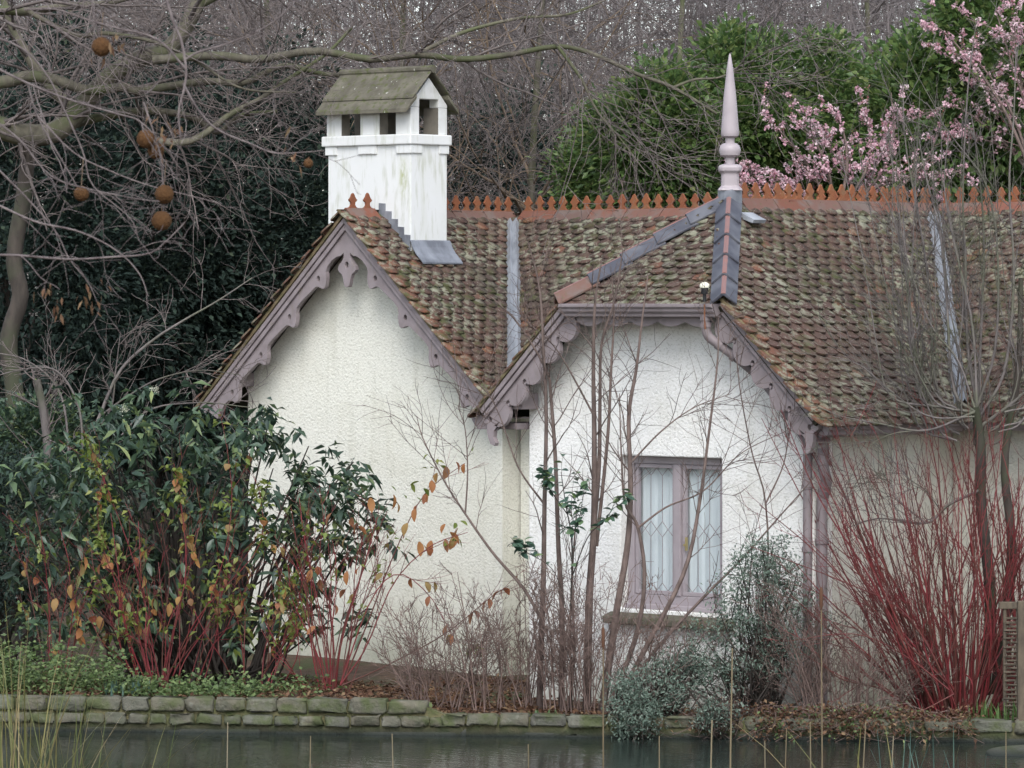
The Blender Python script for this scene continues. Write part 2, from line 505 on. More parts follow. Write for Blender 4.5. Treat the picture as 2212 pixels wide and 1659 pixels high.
class MB:
    """collects geometry for ONE mesh"""

    def __init__(self):
        self.v, self.f, self.r = [], [], []

    def add(self, V, F, r=0.5):
        b = len(self.v)
        self.v += [tuple(map(float, p)) for p in V]
        self.r += [r] * len(V)
        self.f += [tuple(i + b for i in f) for f in F]
        return self

    def box(self, a, b, r=0.5):
        x0, y0, z0 = a
        x1, y1, z1 = b
        V = [(x, y, z) for z in (z0, z1) for y in (y0, y1) for x in (x0, x1)]
        F = [(0, 2, 3, 1), (4, 5, 7, 6), (0, 1, 5, 4), (2, 6, 7, 3), (0, 4, 6, 2), (1, 3, 7, 5)]
        return self.add(V, F, r)

    def extrude(self, loops, fn, w0, w1, r=0.5):
        """2D loops (outer first, then holes) extruded from w0 to w1; fn(x, y, w) -> 3D"""
        flat = [p for l in loops for p in l]
        tris = tessellate_polygon([[Vector((p[0], p[1], 0)) for p in l] for l in loops])
        n = len(flat)
        V = [fn(x, y, w0) for x, y in flat] + [fn(x, y, w1) for x, y in flat]
        F = []
        for t in tris:
            F.append(tuple(t))
            F.append(tuple(i + n for i in reversed(t)))
        b = 0
        for l in loops:
            m = len(l)
            for i in range(m):
                j = (i + 1) % m
                F.append((b + i, b + j, b + j + n, b + i + n))
            b += m
        return self.add(V, F, r)

    def lathe(self, c, prof, n=20, r=0.5):
        V, F = [], []
        for (rad, z) in prof:
            for k in range(n):
                a = 2 * math.pi * k / n
                V.append((c[0] + rad * math.cos(a), c[1] + rad * math.sin(a), c[2] + z))
        for i in range(len(prof) - 1):
            for k in range(n):
                k2 = (k + 1) % n
                F.append((i * n + k, i * n + k2, (i + 1) * n + k2, (i + 1) * n + k))
        F.append(tuple(range(n))[::-1])
        F.append(tuple((len(prof) - 1) * n + k for k in range(n)))
        return self.add(V, F, r)

    def tube(self, pts, rad, n=10, r=0.5):
        pts = np.asarray(pts, float)
        rad = np.full(len(pts), rad) if np.isscalar(rad) else np.asarray(rad, float)
        V, F = tube_arrays(pts[None], rad[None], n)
        F = [tuple(f) for f in F]
        N = len(pts)
        F.append(tuple(range(n))[::-1])
        F.append(tuple((N - 1) * n + k for k in range(n)))
        return self.add(V, F, r)

    def build(self, name, mat, parent=None, bevel=0, smooth=False, recalc=True):
        me = bpy.data.meshes.new(name)
        me.from_pydata(self.v, [], self.f)
        if recalc:
            import bmesh
            bm = bmesh.new()
            bm.from_mesh(me)
            bmesh.ops.recalc_face_normals(bm, faces=bm.faces)
            bm.to_mesh(me)
            bm.free()
        a = me.attributes.new('rnd', 'FLOAT', 'POINT')
        a.data.foreach_set('value', np.asarray(self.r, np.float32))
        if smooth:
            me.polygons.foreach_set('use_smooth', np.ones(len(me.polygons), bool))
            try:
                me.set_sharp_from_angle(angle=R_(40))
            except Exception:
                pass
        o = add(name, me, mat, parent)
        if bevel:
            md = o.modifiers.new('bevel', 'BEVEL')
            md.width = bevel
            md.segments = 2
            md.limit_method = 'ANGLE'
            md.angle_limit = R_(35)
        return o


def norm(a):
    return a / np.maximum(np.linalg.norm(a, axis=-1, keepdims=True), 1e-9)


def tube_arrays(P, Rd, k=4):
    B, N, _ = P.shape
    T = norm(np.gradient(P, axis=1))
    ref = norm(np.cross(T[:, 0], rng.normal(size=(B, 3))))[:, None, :]
    U = norm(ref - (ref * T).sum(-1, keepdims=True) * T)
    W = np.cross(T, U)
    a = np.arange(k) * 2 * math.pi / k
    V = P[:, :, None, :] + Rd[:, :, None, None] * (np.cos(a)[:, None] * U[:, :, None, :] + np.sin(a)[:, None] * W[:, :, None, :])
    base = (np.arange(B) * N * k)[:, None, None]
    i = (np.arange(N - 1) * k)[None, :, None]
    j = np.arange(k)[None, None, :]
    j2 = (np.arange(k) + 1) % k
    j2 = j2[None, None, :]
    F = np.stack([base + i + j, base + i + j2, base + i + k + j2, base + i + k + j], -1).reshape(-1, 4)
    return V.reshape(-1, 3), F


def tubes(name, batches, mat, parent=None, k=4, kind=None, smooth=True):
    """one mesh from several (P, R) branch batches"""
    Vs, Fs, Rs, off = [], [], [], 0
    for P, Rd in batches:
        if len(P) == 0:
            continue
        kk = k
        V, F = tube_arrays(P, Rd, kk)
        Vs.append(V)
        Fs.append(F + off)
        Rs.append(np.repeat(rng.random(len(P)), P.shape[1] * kk))
        off += len(V)
    me = mesh_np(name, np.concatenate(Vs), np.concatenate(Fs), np.concatenate(Rs), smooth)
    return add(name, me, mat, parent, kind=kind)


def smooth_line(pts, N):
    pts = np.asarray(pts, float)
    n = len(pts)
    P = np.concatenate([[2 * pts[0] - pts[1]], pts, [2 * pts[-1] - pts[-2]]])
    t = np.linspace(0, n - 1 - 1e-6, N)
    i = t.astype(int)
    f = (t - i)[:, None]
    p0, p1, p2, p3 = P[i], P[i + 1], P[i + 2], P[i + 3]
    return 0.5 * (2 * p1 + (p2 - p0) * f + (2 * p0 - 5 * p1 + 4 * p2 - p3) * f ** 2 + (3 * p1 - p0 - 3 * p2 + p3) * f ** 3)


def lines(specs, N=14):
    """specs: list of (points, r0, r1) -> batch"""
    P = np.stack([smooth_line(p, N) for p, _, _ in specs])
    Rd = np.stack([np.linspace(a, b, N) for _, a, b in specs])
    return P, Rd


def grow(P, Rd, n, tr=(0.25, 1.0), ang=(25, 60), L=(0.4, 0.9), N=6, wig=0.12, up=0.0, rr=(0.4, 0.65), taper=0.3, rmin=0.002, rmax=9, shrink=0.5):
    B, Mn, _ = P.shape
    T = norm(np.gradient(P, axis=1))
    idx = np.repeat(np.arange(B), n)
    t = tr[0] + (tr[1] - tr[0]) * rng.random(len(idx))
    x = t * (Mn - 1) * 0.9999
    i = x.astype(int)
    f = (x - i)[:, None]
    base = P[idx, i] * (1 - f) + P[idx, i + 1] * f
    tan = T[idx, i]
    rp = Rd[idx, i] * (1 - f[:, 0]) + Rd[idx, i + 1] * f[:, 0]
    perp = norm(np.cross(tan, rng.normal(size=tan.shape)))
    a = np.radians(ang[0] + (ang[1] - ang[0]) * rng.random(len(idx)))[:, None]
    d = np.cos(a) * tan + np.sin(a) * perp
    Ln = (L[0] + (L[1] - L[0]) * rng.random(len(idx))) * (1 - shrink * t)
    st = (Ln / (N - 1))[:, None]
    out = [base]
    for _ in range(N - 1):
        d = norm(d + wig * rng.normal(size=d.shape) + np.array([0, 0, up]))
        out.append(out[-1] + st * d)
    Q = np.stack(out, 1)
    r0 = np.clip(rp * (rr[0] + (rr[1] - rr[0]) * rng.random(len(idx))), rmin, rmax)
    r1 = np.maximum(r0 * taper, rmin * 0.6)
    return Q, r0[:, None] + (r1 - r0)[:, None] * np.linspace(0, 1, N)[None, :]


def leaf_arrays(P, D, L, W, rnd, fold=0.25, droop=0.15):
    """4-triangle folded leaves"""
    n = len(P)
    D = norm(D)
    up = norm(rng.normal(size=(n, 3)) * 0.6 + np.array([0, 0, 1.0]))
    S = norm(np.cross(D, up))
    Nn = np.cross(S, D)
    L = L[:, None]
    W = W[:, None]
    b = P
    m = P + D * L * 0.5 - Nn * W * fold * 0.4
    l = P + D * L * 0.45 + S * W * 0.5 + Nn * W * fold * 0.4
    r = P + D * L * 0.45 - S * W * 0.5 + Nn * W * fold * 0.4
    t = P + D * L - np.array([0, 0, 1.0]) * L * droop
    V = np.stack([b, l, m, r, t], 1).reshape(-1, 3)
    o = (np.arange(n) * 5)[:, None]
    F = np.concatenate([o + np.array([[0, 2, 1]]), o + np.array([[1, 2, 4]]), o + np.array([[0, 3, 2]]), o + np.array([[2, 3, 4]])])
    return V, F, np.repeat(rnd, 5)


def leaves(name, P, D, L, W, mat, parent=None, kind='stuff', fold=0.25, droop=0.15, rnd=None):
    n = len(P)
    L = rng.uniform(*L, n) if isinstance(L, tuple) else L
    W = rng.uniform(*W, n) if isinstance(W, tuple) else W
    rnd = rng.random(n) if rnd is None else rnd
    V, F, r = leaf_arrays(P, D, L, W, rnd, fold, droop)
    return add(name, mesh_np(name, V, F, r), mat, parent, kind=kind)


def clump_points(centers, spread, n):
    idx = rng.integers(0, len(centers), n)
    off = rng.normal(size=(n, 3)) * np.asarray(spread)
    return centers[idx] + off, norm(off + 1e-6), idx


def ellipsoid_shell(c, rad, n, lo=0.55, zmin=-1.0):
    d = norm(rng.normal(size=(n * 2, 3)))
    d = d[d[:, 2] > zmin][:n]
    q = lo + (1 - lo) * rng.random(len(d)) ** 0.6
    # lumpy outline
    lump = 1 + 0.16 * np.sin(d[:, 0] * 5.1 + c[0]) + 0.14 * np.sin(d[:, 2] * 6.3 + c[1]) + 0.1 * np.sin(d[:, 1] * 9 + 2)
    return np.asarray(c) + d * (q * lump)[:, None] * np.asarray(rad)


# ================================================================ SETTING
WATER_Z = 0.04


def bank_depth(a):
    return 37.25 - 0.124 * a


def sstep(x, a, b):
    t = np.clip((x - a) / (b - a), 0, 1)
    return t * t * (3 - 2 * t)


def ground_h(a, d):
    back = d - bank_depth(a)
    z = 0.31 - 0.15 * sstep(a, -1.2, -0.3)
    z = z - (z - 0.07) * sstep(back, 0.5, 2.2)
    z = z + 0.5 * sstep(back, 8, 25) + 0.03 * np.sin(a * 3.1 + d * 2) * sstep(back, 0.1, .6)
    z = z - 0.05 * sstep(a, 0.0, 2.5)
    lake = -0.7 + 0.0 * a
    near = np.clip((21 - d) * 0.17, -0.7, 2.1)
    z = np.where(back < 0.13, np.maximum(lake, near), z)
    return z


def make_ground():
    al = np.concatenate([np.linspace(-260, -9, 14), np.linspace(-8.5, 8.5, 120), np.linspace(9, 260, 14)])
    # depth measured from the bank line so that the kerb is followed exactly
    bk = np.concatenate([[-60, -40, -30, -25, -21, -18, -15, -12, -8, -4, -1, 0.12, 0.14], np.linspace(0.18, 9, 70), np.linspace(10, 30, 14), [40, 60, 90, 140, 220, 400, 700]])
    A, Bk = np.meshgrid(al, bk)
    Dp = bank_depth(np.clip(A, -12, 12)) + Bk
    Z = ground_h(A, np.where(Bk < 0.13, bank_depth(A) + np.minimum(Bk, .12), bank_depth(A) + Bk))
    far = np.abs(A) > 12
    Z = np.where(far & (Bk >= 0), 0.35 + 0.5 * sstep(Bk, 8, 25), Z)
    Z = np.where(far & (Bk < 0.13), np.maximum(-0.7, np.clip((-16 - Bk) * 0.17, -0.7, 2.1)), Z)
    P = CAM[None, None, :] + A[..., None] * RGT + Dp[..., None] * FWD
    P[..., 2] = Z
    h, wd = A.shape
    i = np.arange(h - 1)[:, None] * wd + np.arange(wd - 1)[None, :]
    F = np.stack([i, i + 1, i + wd + 1, i + wd], -1).reshape(-1, 4)
    o = add('ground', mesh_np('ground', P.reshape(-1, 3), F, smooth=True), 'soil', kind='structure')
    # the lake
    V = [lat(-120, 5, WATER_Z), lat(120, 5, WATER_Z), lat(120, bank_depth(12) + 0.25, WATER_Z), lat(12, bank_depth(12) + 0.25, WATER_Z),
         lat(-12, bank_depth(-12) + 0.25, WATER_Z), lat(-120, bank_depth(-12) + 0.25, WATER_Z)]
    V = np.array(V)
    add('lake_water', mesh_np('lake_water', V, [np.array([[0, 1, 2, 3], [0, 3, 4, 5]])]), 'lake_water', kind='structure')


make_ground()


def rock_block(w, h, d, seed, amp=0.012):
    """rounded stone block, w along, d deep, h high, centred"""
    r = np.random.default_rng(seed)
    g = np.array([-1, -0.72, 0.72, 1.0])
    V, idx = [], {}
    F = []
    for ax in range(3):
        for s in (-1, 1):
            grid = {}
            for i in range(4):
                for j in range(4):
                    p = [0, 0, 0]
                    p[ax] = s
                    p[(ax + 1) % 3] = g[i]
                    p[(ax + 2) % 3] = g[j]
                    key = tuple(p)
                    if key not in idx:
                        idx[key] = len(V)
                        V.append(p)
                    grid[i, j] = idx[key]
            for i in range(3):
                for j in range(3):
                    q = (grid[i, j], grid[i + 1, j], grid[i + 1, j + 1], grid[i, j + 1])
                    F.append(q if s > 0 else q[::-1])
    V = np.array(V, float)
    e = (np.abs(V) > 0.9).sum(1)
    V *= np.where(e == 3, 0.90, np.where(e == 2, 0.96, 1.0))[:, None]
    V *= np.array([w, d, h]) / 2
    V += r.normal(size=V.shape) * amp * np.array([0.8, 1.0, 0.7])
    return V, np.array(F)


def make_embankment():
    root = thing('embankment_wall', 'low mossy stone wall along the edge of the lake', 'stone wall', lat(0, bank_depth(0), WATER_Z))
    inv = Matrix.Translation(-Vector(root.location))
    ang = math.atan2(RGT[1] - 0.124 * FWD[1], RGT[0] - 0.124 * FWD[0])
    rot = Matrix.Rotation(ang, 4, 'Z')

    def pt(a, off, z):
        return lat(a, bank_depth(a) + off, z)
    # mortar body, recessed behind the stones
    mb = MB()
    A = np.linspace(-14, 14, 120)
    top = np.where(A < -0.78, 0.318, np.where(A < -0.55, 0.318 - (A + 0.78) / 0.23 * 0.115, 0.203))
    V, F = [], []
    for a, tz in zip(A, top):
        V += [tuple(pt(a, 0.03, -0.4)), tuple(pt(a, 0.022, tz)), tuple(pt(a, 0.30, tz - 0.01)), tuple(pt(a, 0.30, -0.4))]
    for i in range(len(A) - 1):
        for k in range(3):
            F.append((i * 4 + k, i * 4 + 4 + k, i * 4 + 5 + k, i * 4 + 1 + k))
    mb.add(V, F)
    o = mb.build('mortar', 'mossy_mortar', root)
    o.matrix_parent_inverse = inv

    def course(a0, a1, z0, z1, wr, seed, dep=0.16, off=0.0, gap=0.016, amp=0.010):
        r = np.random.default_rng(seed)
        a = a0
        k = 0
        while a < a1:
            wd = r.uniform(*wr)
            h = (z1 - z0) * r.uniform(0.90, 1.03)
            V, F = rock_block(wd - gap, h - gap * 0.6, dep, seed * 100 + k, amp)
            me = mesh_np('stone', V, F, np.full(len(V), r.random()), True)
            s = add('stone', me, 'bank_stone', root)
            s.matrix_parent_inverse = inv
            c = pt(a + wd / 2, off + dep / 2 - 0.015 + r.uniform(-.008, .008), (z0 + z1) / 2 + r.uniform(-.004, .004))
            s.matrix_basis = Matrix.Translation(Vector(c)) @ rot @ Matrix.Rotation(r.uniform(-.025, .025), 4, 'Y')
            a += wd
            k += 1
    course(-5.2, -0.80, 0.215, 0.345, (0.24, 0.36), 1)
    course(-5.3, -0.62, 0.105, 0.205, (0.16, 0.27), 2, off=0.006)
    course(-0.60, 0.88, 0.125, 0.235, (0.20, 0.36), 3, off=0.0)
    course(0.9, 5.2, 0.115, 0.225, (0.24, 0.40), 4, off=0.02)
    course(-5.3, 5.4, -0.10, 0.088, (0.5, 1.0), 5, off=0.035, gap=0.010, amp=0.012)
    # a loose rock in the corner
    V, F = rock_block(0.42, 0.20, 0.35, 77, 0.03)
    me = mesh_np('bank_rock', V, F, np.full(len(V), .4), True)
    s = add('bank_rock', me, 'bank_stone')
    s.location = lat(4.10, 35.75, -0.03)
    s.rotation_euler = (0.1, -0.1, 1.0)
    md = s.modifiers.new('sub', 'SUBSURF')
    md.levels = md.render_levels = 2
    tag(s, 'rounded pale rock at the water edge in the bottom right corner', 'rock')


make_embankment()

# ================================================================ COTTAGE
RZ = 4.63          # ridge height
TG = 0.93          # pitch of the left gable
TB = 0.96          # pitch of the bay
TM = 0.85          # pitch of the main roof
XG, YG = -5.53, 1.5    # left gable: ridge line x, bargeboard plane y (wall at 1.8)
XB, YB = -0.06, -0.3   # bay: ridge line x, bargeboard plane y (wall at 0)
YR = 4.0           # main ridge
YH = 0.90          # where the bay's hip meets its ridge
HIPX = 0.93        # half width of the hip's eave
WG = 2.06          # half widths at the eaves
WB = 2.0

cottage = thing('cottage', 'white roughcast cottage with mauve bargeboards and mossy tiled roof by the water', 'cottage', (-2, 2, 0.1))
CINV = Matrix.Translation(-Vector(cottage.location))


def hp(o, par=None):
    """parent o to the cottage (or one of its parts) keeping world coordinates"""
    par = par or cottage
    o.parent = par
    o.matrix_parent_inverse = CINV if par is cottage else Matrix.Identity(4)
    return o


def house_mb(mb, name, mat, par=None, bevel=0, smooth=False):
    return hp(mb.build(name, mat, None, bevel, smooth), par)


def XZ(y0):
    return lambda x, z, w: (x, y0 + w, z)


# ---------------------------------------------------------------- walls
def build_walls():
    G = 0.0
    # left gable wall, front face at y=1.8
    xl, xr = XG - 1.72, -3.68
    zt = lambda x: RZ - 0.10 - TG * abs(x - XG)
    m = MB()
    m.extrude([[(xl, G), (xr, G), (xr, zt(xr)), (XG, zt(XG)), (xl, zt(xl))]], XZ(1.8), 0, 0.3)
    house_mb(m, 'gable_wall', 'roughcast_cream')
    m = MB()
    m.box((xr - 0.3, 2.102, G), (xr - 0.002, 4.3, 2.60))
    house_mb(m, 'gable_side_wall', 'roughcast_cream')
    m = MB()
    m.box((xl + 0.002, 2.102, G), (xl + 0.3, 6.39, 2.60))
    house_mb(m, 'gable_side_wall', 'roughcast_cream')
    # bay wall with window opening
    xl, xr = XB - 1.66, 1.62
    zt = lambda x: RZ - 0.09 - TB * abs(x - XB)
    top = 3.70
    xa = XB - (RZ - 0.09 - top) / TB
    xb = XB + (RZ - 0.09 - top) / TB
    win = [(-0.60, 0.955), (0.585, 0.955), (0.585, 2.345), (-0.60, 2.345)]
    m = MB()
    m.extrude([[(xl, G), (xr, G), (xr, zt(xr)), (xb, top), (xa, top), (xl, zt(xl))], win], XZ(0.0), 0, 0.28)
    house_mb(m, 'bay_wall', 'roughcast_white', bevel=0.012)
    m = MB()
    m.box((xr - 0.3, 0.282, G), (xr - 0.002, 2.6, 2.85))
    house_mb(m, 'bay_side_wall', 'roughcast_cream')
    m = MB()
    m.box((xl + 0.002, 0.282, G), (xl + 0.3, 2.6, 2.85))
    house_mb(m, 'bay_side_wall', 'roughcast_cream')
    # main front wall
    m = MB()
    m.box((-3.66, 2.05, G), (XB - 1.67, 2.3, 2.62))
    house_mb(m, 'main_wall', 'roughcast_cream')
    m = MB()
    m.box((1.63, 2.05, G), (8.79, 2.3, 2.62))
    house_mb(m, 'main_wall', 'roughcast_cream')
    # dark room behind the window, so that the cottage is not see-through
    m = MB()
    m.box((-1.4, 1.6, 0.2), (1.3, 1.65, 3.2))
    m.box((-1.4, 0.30, 0.2), (-1.35, 1.6, 3.2))
    m.box((1.25, 0.30, 0.2), (1.30, 1.6, 3.2))
    m.box((-1.4, 0.30, 3.0), (1.3, 1.6, 3.05))
    house_mb(m, 'room', 'dark_inside')
    # back wall
    m = MB()
    m.box((-7.25, 6.4, 0), (9, 6.6, 2.5))
    m.box((8.8, 2.05, 0), (9, 6.39, 2.6))
    house_mb(m, 'back_wall', 'roughcast_cream')


build_walls()


# ---------------------------------------------------------------- roof
def tile_mesh(rn, seed, wv=0.163):
    """one plain tile with a rounded tail; x across, y down the slope, z normal"""
    r = np.random.default_rng(seed)
    hw = wv / 2 - 0.003
    tail = []
    for k in range(7):
        a = math.pi * k / 6
        tail.append((hw * math.cos(a), 0.012 + 0.092 * math.sin(a) ** 0.85))
    out = [(-hw, -0.11), (hw, -0.11)] + tail
    camber = 0.010 + r.uniform(0, .006)
    V = []
    for th in (0.0, 0.019):
        for (x, y) in out:
            z = 0.010 + (y + 0.11) / 0.215 * 0.036 - camber * (x / hw) ** 2 + th
            V.append((x + r.normal() * .0015, y + r.normal() * .002, z))
    n = len(out)
    F = [tuple(range(n, 2 * n))]
    for i in range(1, n):
        j = (i + 1) % n
        F.append((i, j, j + n, i + n))
    return np.array(V), F


TILE_V = [tile_mesh(0, s) for s in range(6)]


def inside(p, poly):
    x, y = p
    c = False
    n = len(poly)
    for i in range(n):
        x1, y1 = poly[i]
        x2, y2 = poly[(i + 1) % n]
        if (y1 > y) != (y2 > y) and x < (x2 - x1) * (y - y1) / (y2 - y1) + x1:
            c = not c
    return c


SLOPES = []   # (name, origin, along, down, normal, polygon in (along, down) metres, visible)


def slope(origin, along, down, poly, visible=True):
    along = Vector(along).normalized()
    down = Vector(down).normalized()
    nrm = along.cross(down)
    if nrm.z < 0:
        nrm = -nrm
    SLOPES.append((Vector(origin), along, down, nrm, poly, visible))


cb = math.hypot(1, TB)
cg = math.hypot(1, TG)
cm = math.hypot(1, TM)
# bay right slope (down is +x); along = +y
hipf = 0.04
slope((XB, 0, RZ), (0, 1, 0), (1, 0, -TB), [(YH + hipf, 0.0), (YR, 0.0), (YR - WB * TB / TM, WB * cb), (YB - .03, WB * cb), (YB - .03, HIPX * cb + .02), (YB + .06, (HIPX - .06) * cb)])
# bay left slope
slope((XB, 0, RZ), (0, 1, 0), (-1, 0, -TB), [(YH, 0.0), (YR, 0.0), (YR - WB * TB / TM, WB * cb), (YB, WB * cb), (YB, HIPX * cb)], False)
# hip face
th_ = (TB * HIPX) / (YH - YB)
ch_ = math.hypot(1, th_)
slope((XB, YH, RZ), (1, 0, 0), (0, -1, -th_), [(0.0, 0.03), (HIPX, (YH - YB + .06) * ch_), (-HIPX, (YH - YB + .06) * ch_)])
# main roof, piece between the left gable and the bay
q = 2.26
slope((0, YR, RZ), (1, 0, 0), (0, -1, -TM), [(XG, 0), (XB, 0), (XB - q * TM / TB, q * cm), (XG + q * TM / TG, q * cm)])
# main roof, right of the bay
slope((0, YR, RZ), (1, 0, 0), (0, -1, -TM), [(XB, 0), (8.5, 0), (8.5, q * cm), (XB + q * TM / TB, q * cm)])
# left gable, right slope
slope((XG, 0, RZ), (0, 1, 0), (1, 0, -TG), [(YG - .03, 0), (YR, 0), (YR - TG * WG / TM, WG * cg), (YG - .03, WG * cg)])
# left gable, left slope
slope((XG, 0, RZ), (0, 1, 0), (-1, 0, -TG), [(YG - .03, 0), (YR + 2, 0), (YR + 2, WG * cg + .05), (YG - .03, WG * cg + .05)], False)
# back slope
slope((0, YR, RZ), (1, 0, 0), (0, 1, -TB), [(XG - 2, 0), (8.5, 0), (8.5, 2.6 * cb), (XG - 2, 2.6 * cb)], False)


def build_roof():
    m = MB()
    for (O, a, d, n, poly, vis) in SLOPES:
        fn = lambda x, y, w, O=O, a=a, d=d, n=n: tuple(O + a * x + d * y + n * w)
        m.extrude([poly], fn, -0.06, 0.0)
    roof = house_mb(m, 'roof', 'roof_underlay')
    pieces = []
    gw, gg = 0.163, 0.098
    for si, (O, a, d, n, poly, vis) in enumerate(SLOPES):
        xs = [p[0] for p in poly]
        ys = [p[1] for p in poly]
        rows = int((max(ys)) / gg) + 1
        for k in range(rows):
            y = 0.06 + k * gg
            x = min(xs) - gw + (gw / 2 if k % 2 else 0)
            while x < max(xs) + gw:
                if inside((x, y + 0.02), poly) or (k == rows - 1 and inside((x, y - 0.05), poly)):
                    jx, jy = random.gauss(0, .004), random.gauss(0, .005)
                    rot = random.gauss(0, .02)
                    c = O + a * (x + jx) + d * (y + jy) + n * random.uniform(0, .007)
                    aa = (a * math.cos(rot) + d * math.sin(rot)).normalized()
                    dd = (d * math.cos(rot) - a * math.sin(rot)).normalized()
                    lift = random.gauss(0, .02)
                    nn = (n + dd * lift).normalized()
                    dd = (dd - n * lift).normalized()
                    verge_ = abs(d.x) > .1 and ((c.x < -2.5 and c.y < YG + .12) or (c.x > -2.5 and c.y < YB + .13))
                    pieces.append((np.array(c), np.array(aa), np.array(dd), np.array(nn), vis, random.uniform(.86, 1) if verge_ else min(1, max(0, .30 * random.random() + .22 + .25 * math.sin(1.9 * x + 2.3 * y) * math.sin(2.7 * y - 1.1 * x + si) + (random.random() < .035) * .6))))
                x += gw
    # the 300 that show largest as single pieces, the rest joined
    cen = np.array([p[0] for p in pieces])
    rel = cen - CAM
    dep = rel @ FWD
    u = 1106 + FPX * (rel @ RGT) / dep
    vis = np.array([p[4] for p in pieces])
    score = dep + np.where(vis, 0, 100) + np.where(u > 2040, 50, 0)
    order = np.argsort(score)
    single = set(order[:290].tolist())
    # variants shared by the single tiles
    var = []
    for k in range(36):
        V, F = TILE_V[k % 6]
        me = bpy.data.meshes.new('roof_tile')
        me.from_pydata(V.tolist(), [], F)
        at_ = me.attributes.new('rnd', 'FLOAT', 'POINT')
        at_.data.foreach_set('value', np.full(len(V), (k + .5) / 36, np.float32))
        var.append(me)
    Vs, Fs, Rs, off = [], [], [], 0
    base = TILE_V[0][1]
    capn = len(base[0])
    caps = []
    for i, (c, a, d, n, _, rv_) in enumerate(pieces):
        if i in single:
            o = add('roof_tile', var[min(35, int(rv_ * 36))], 'clay_tile')
            hp(o, roof)
            mt = Matrix(((a[0], d[0], n[0], c[0]), (a[1], d[1], n[1], c[1]), (a[2], d[2], n[2], c[2]), (0, 0, 0, 1)))
            o.matrix_basis = mt
        else:
            V, F = TILE_V[random.randrange(6)]
            W = c + V[:, :1] * a + V[:, 1:2] * d + V[:, 2:] * n
            Vs.append(W)
            caps.append(np.array(F[0]) + off)
            Fs.append(np.array(F[1:]) + off)
            Rs.append(np.full(len(V), rv_))
            off += len(V)
    me = mesh_np('roof_tiles', np.concatenate(Vs), [np.array(caps), np.concatenate(Fs)], np.concatenate(Rs))
    o = add('roof_tiles', me, 'clay_tile', kind='stuff')
    hp(o, roof)
    return roof


roof = build_roof()


# ---------------------------------------------------------------- ridge tiles with cresting
def tooth(x0, h=0.185, p=0.162):
    """one fleuron of the cresting, outline points left to right"""
    c = x0 + p / 2
    s = h / 0.185
    return [(c - 0.080, 0.006), (c - 0.070, 0.008), (c - 0.042, 0.018), (c - 0.026, 0.040), (c - 0.030, 0.064), (c - 0.050, 0.076), (c - 0.058, 0.092),
            (c - 0.046, 0.112 * s), (c - 0.024, 0.145 * s), (c - 0.018, 0.165 * s), (c, 0.185 * s), (c + 0.018, 0.165 * s), (c + 0.024, 0.145 * s), (c + 0.046, 0.112 * s),
            (c + 0.058, 0.092), (c + 0.050, 0.076), (c + 0.030, 0.064), (c + 0.026, 0.040), (c + 0.042, 0.018), (c + 0.070, 0.008), (c + 0.080, 0.006)]


def ridge_piece(O, a, s, L, t1, t2, teeth=3, leg=0.165, skew=0.0, i=0):
    """one ridge tile starting at O, running along a for L; s is the sideways direction"""
    O, a, s = Vector(O), Vector(a), Vector(s)
    z = Vector((0, 0, 1))
    m = MB()
    r = random.random()
    g = 0.006
    prof = []
    c1, c2 = math.hypot(1, t1), math.hypot(1, t2)
    outer = [(-leg / c1, 0.055 - leg * t1 / c1), (-0.012, 0.066), (0.012, 0.066), (leg / c2, 0.055 - leg * t2 / c2)]
    inner = [(leg / c2 - 0.012, 0.035 - leg * t2 / c2), (0, 0.03), (-leg / c1 + 0.012, 0.035 - leg * t1 / c1)]
    pr = outer + inner
    m.extrude([pr], lambda x, y, w: tuple(O + s * x + z * y + a * (w + skew * abs(x))), g, L - g, r)
    o = house_mb(m, 'ridge_tile', 'terracotta', bevel=0.004)
    p = L / teeth
    pts = [(g, 0.0)]
    for k in range(teeth):
        pts += [(min(max(x, g + .001), L - g - .001), y) for x, y in tooth(k * p, 0.160 + random.uniform(-.008, .008), p)]
    pts += [(L - g, 0.0)]
    cr = MB()
    cr.extrude([pts], lambda x, y, w: tuple(O + a * x + z * (y + 0.058) + s * w), -0.011, 0.011, random.random())
    house_mb(cr, 'cresting', 'crest_clay', o)
    return o


PL = 0.486
X_, Y_ = (1, 0, 0), (0, 1, 0)
for k in range(12):     # main ridge, left of the bay
    x = XG + 0.15 + k * PL
    if x + PL < 0.2:
        ridge_piece((x, YR, RZ), X_, Y_, PL, TM, TM, i=k)
for k in range(14):     # main ridge right of the bay
    ridge_piece((XB + 0.10 + k * PL, YR, RZ), X_, Y_, PL, TM, TM)
for k in range(6):      # bay ridge
    ridge_piece((XB, YH + 0.14 + k * PL, RZ + 0.002), Y_, (-1, 0, 0), PL, TB, TB)
for y, n_, L_ in ((YG - 0.02, 2, 0.43), (2.56, 3, PL), (2.56 + PL, 3, PL), (2.56 + 2 * PL, 3, PL)):
    o_ = ridge_piece((XG, y, RZ - 0.004), Y_, (-1, 0, 0), L_, TG, TG, n_, leg=0.185 if n_ == 2 else 0.165)


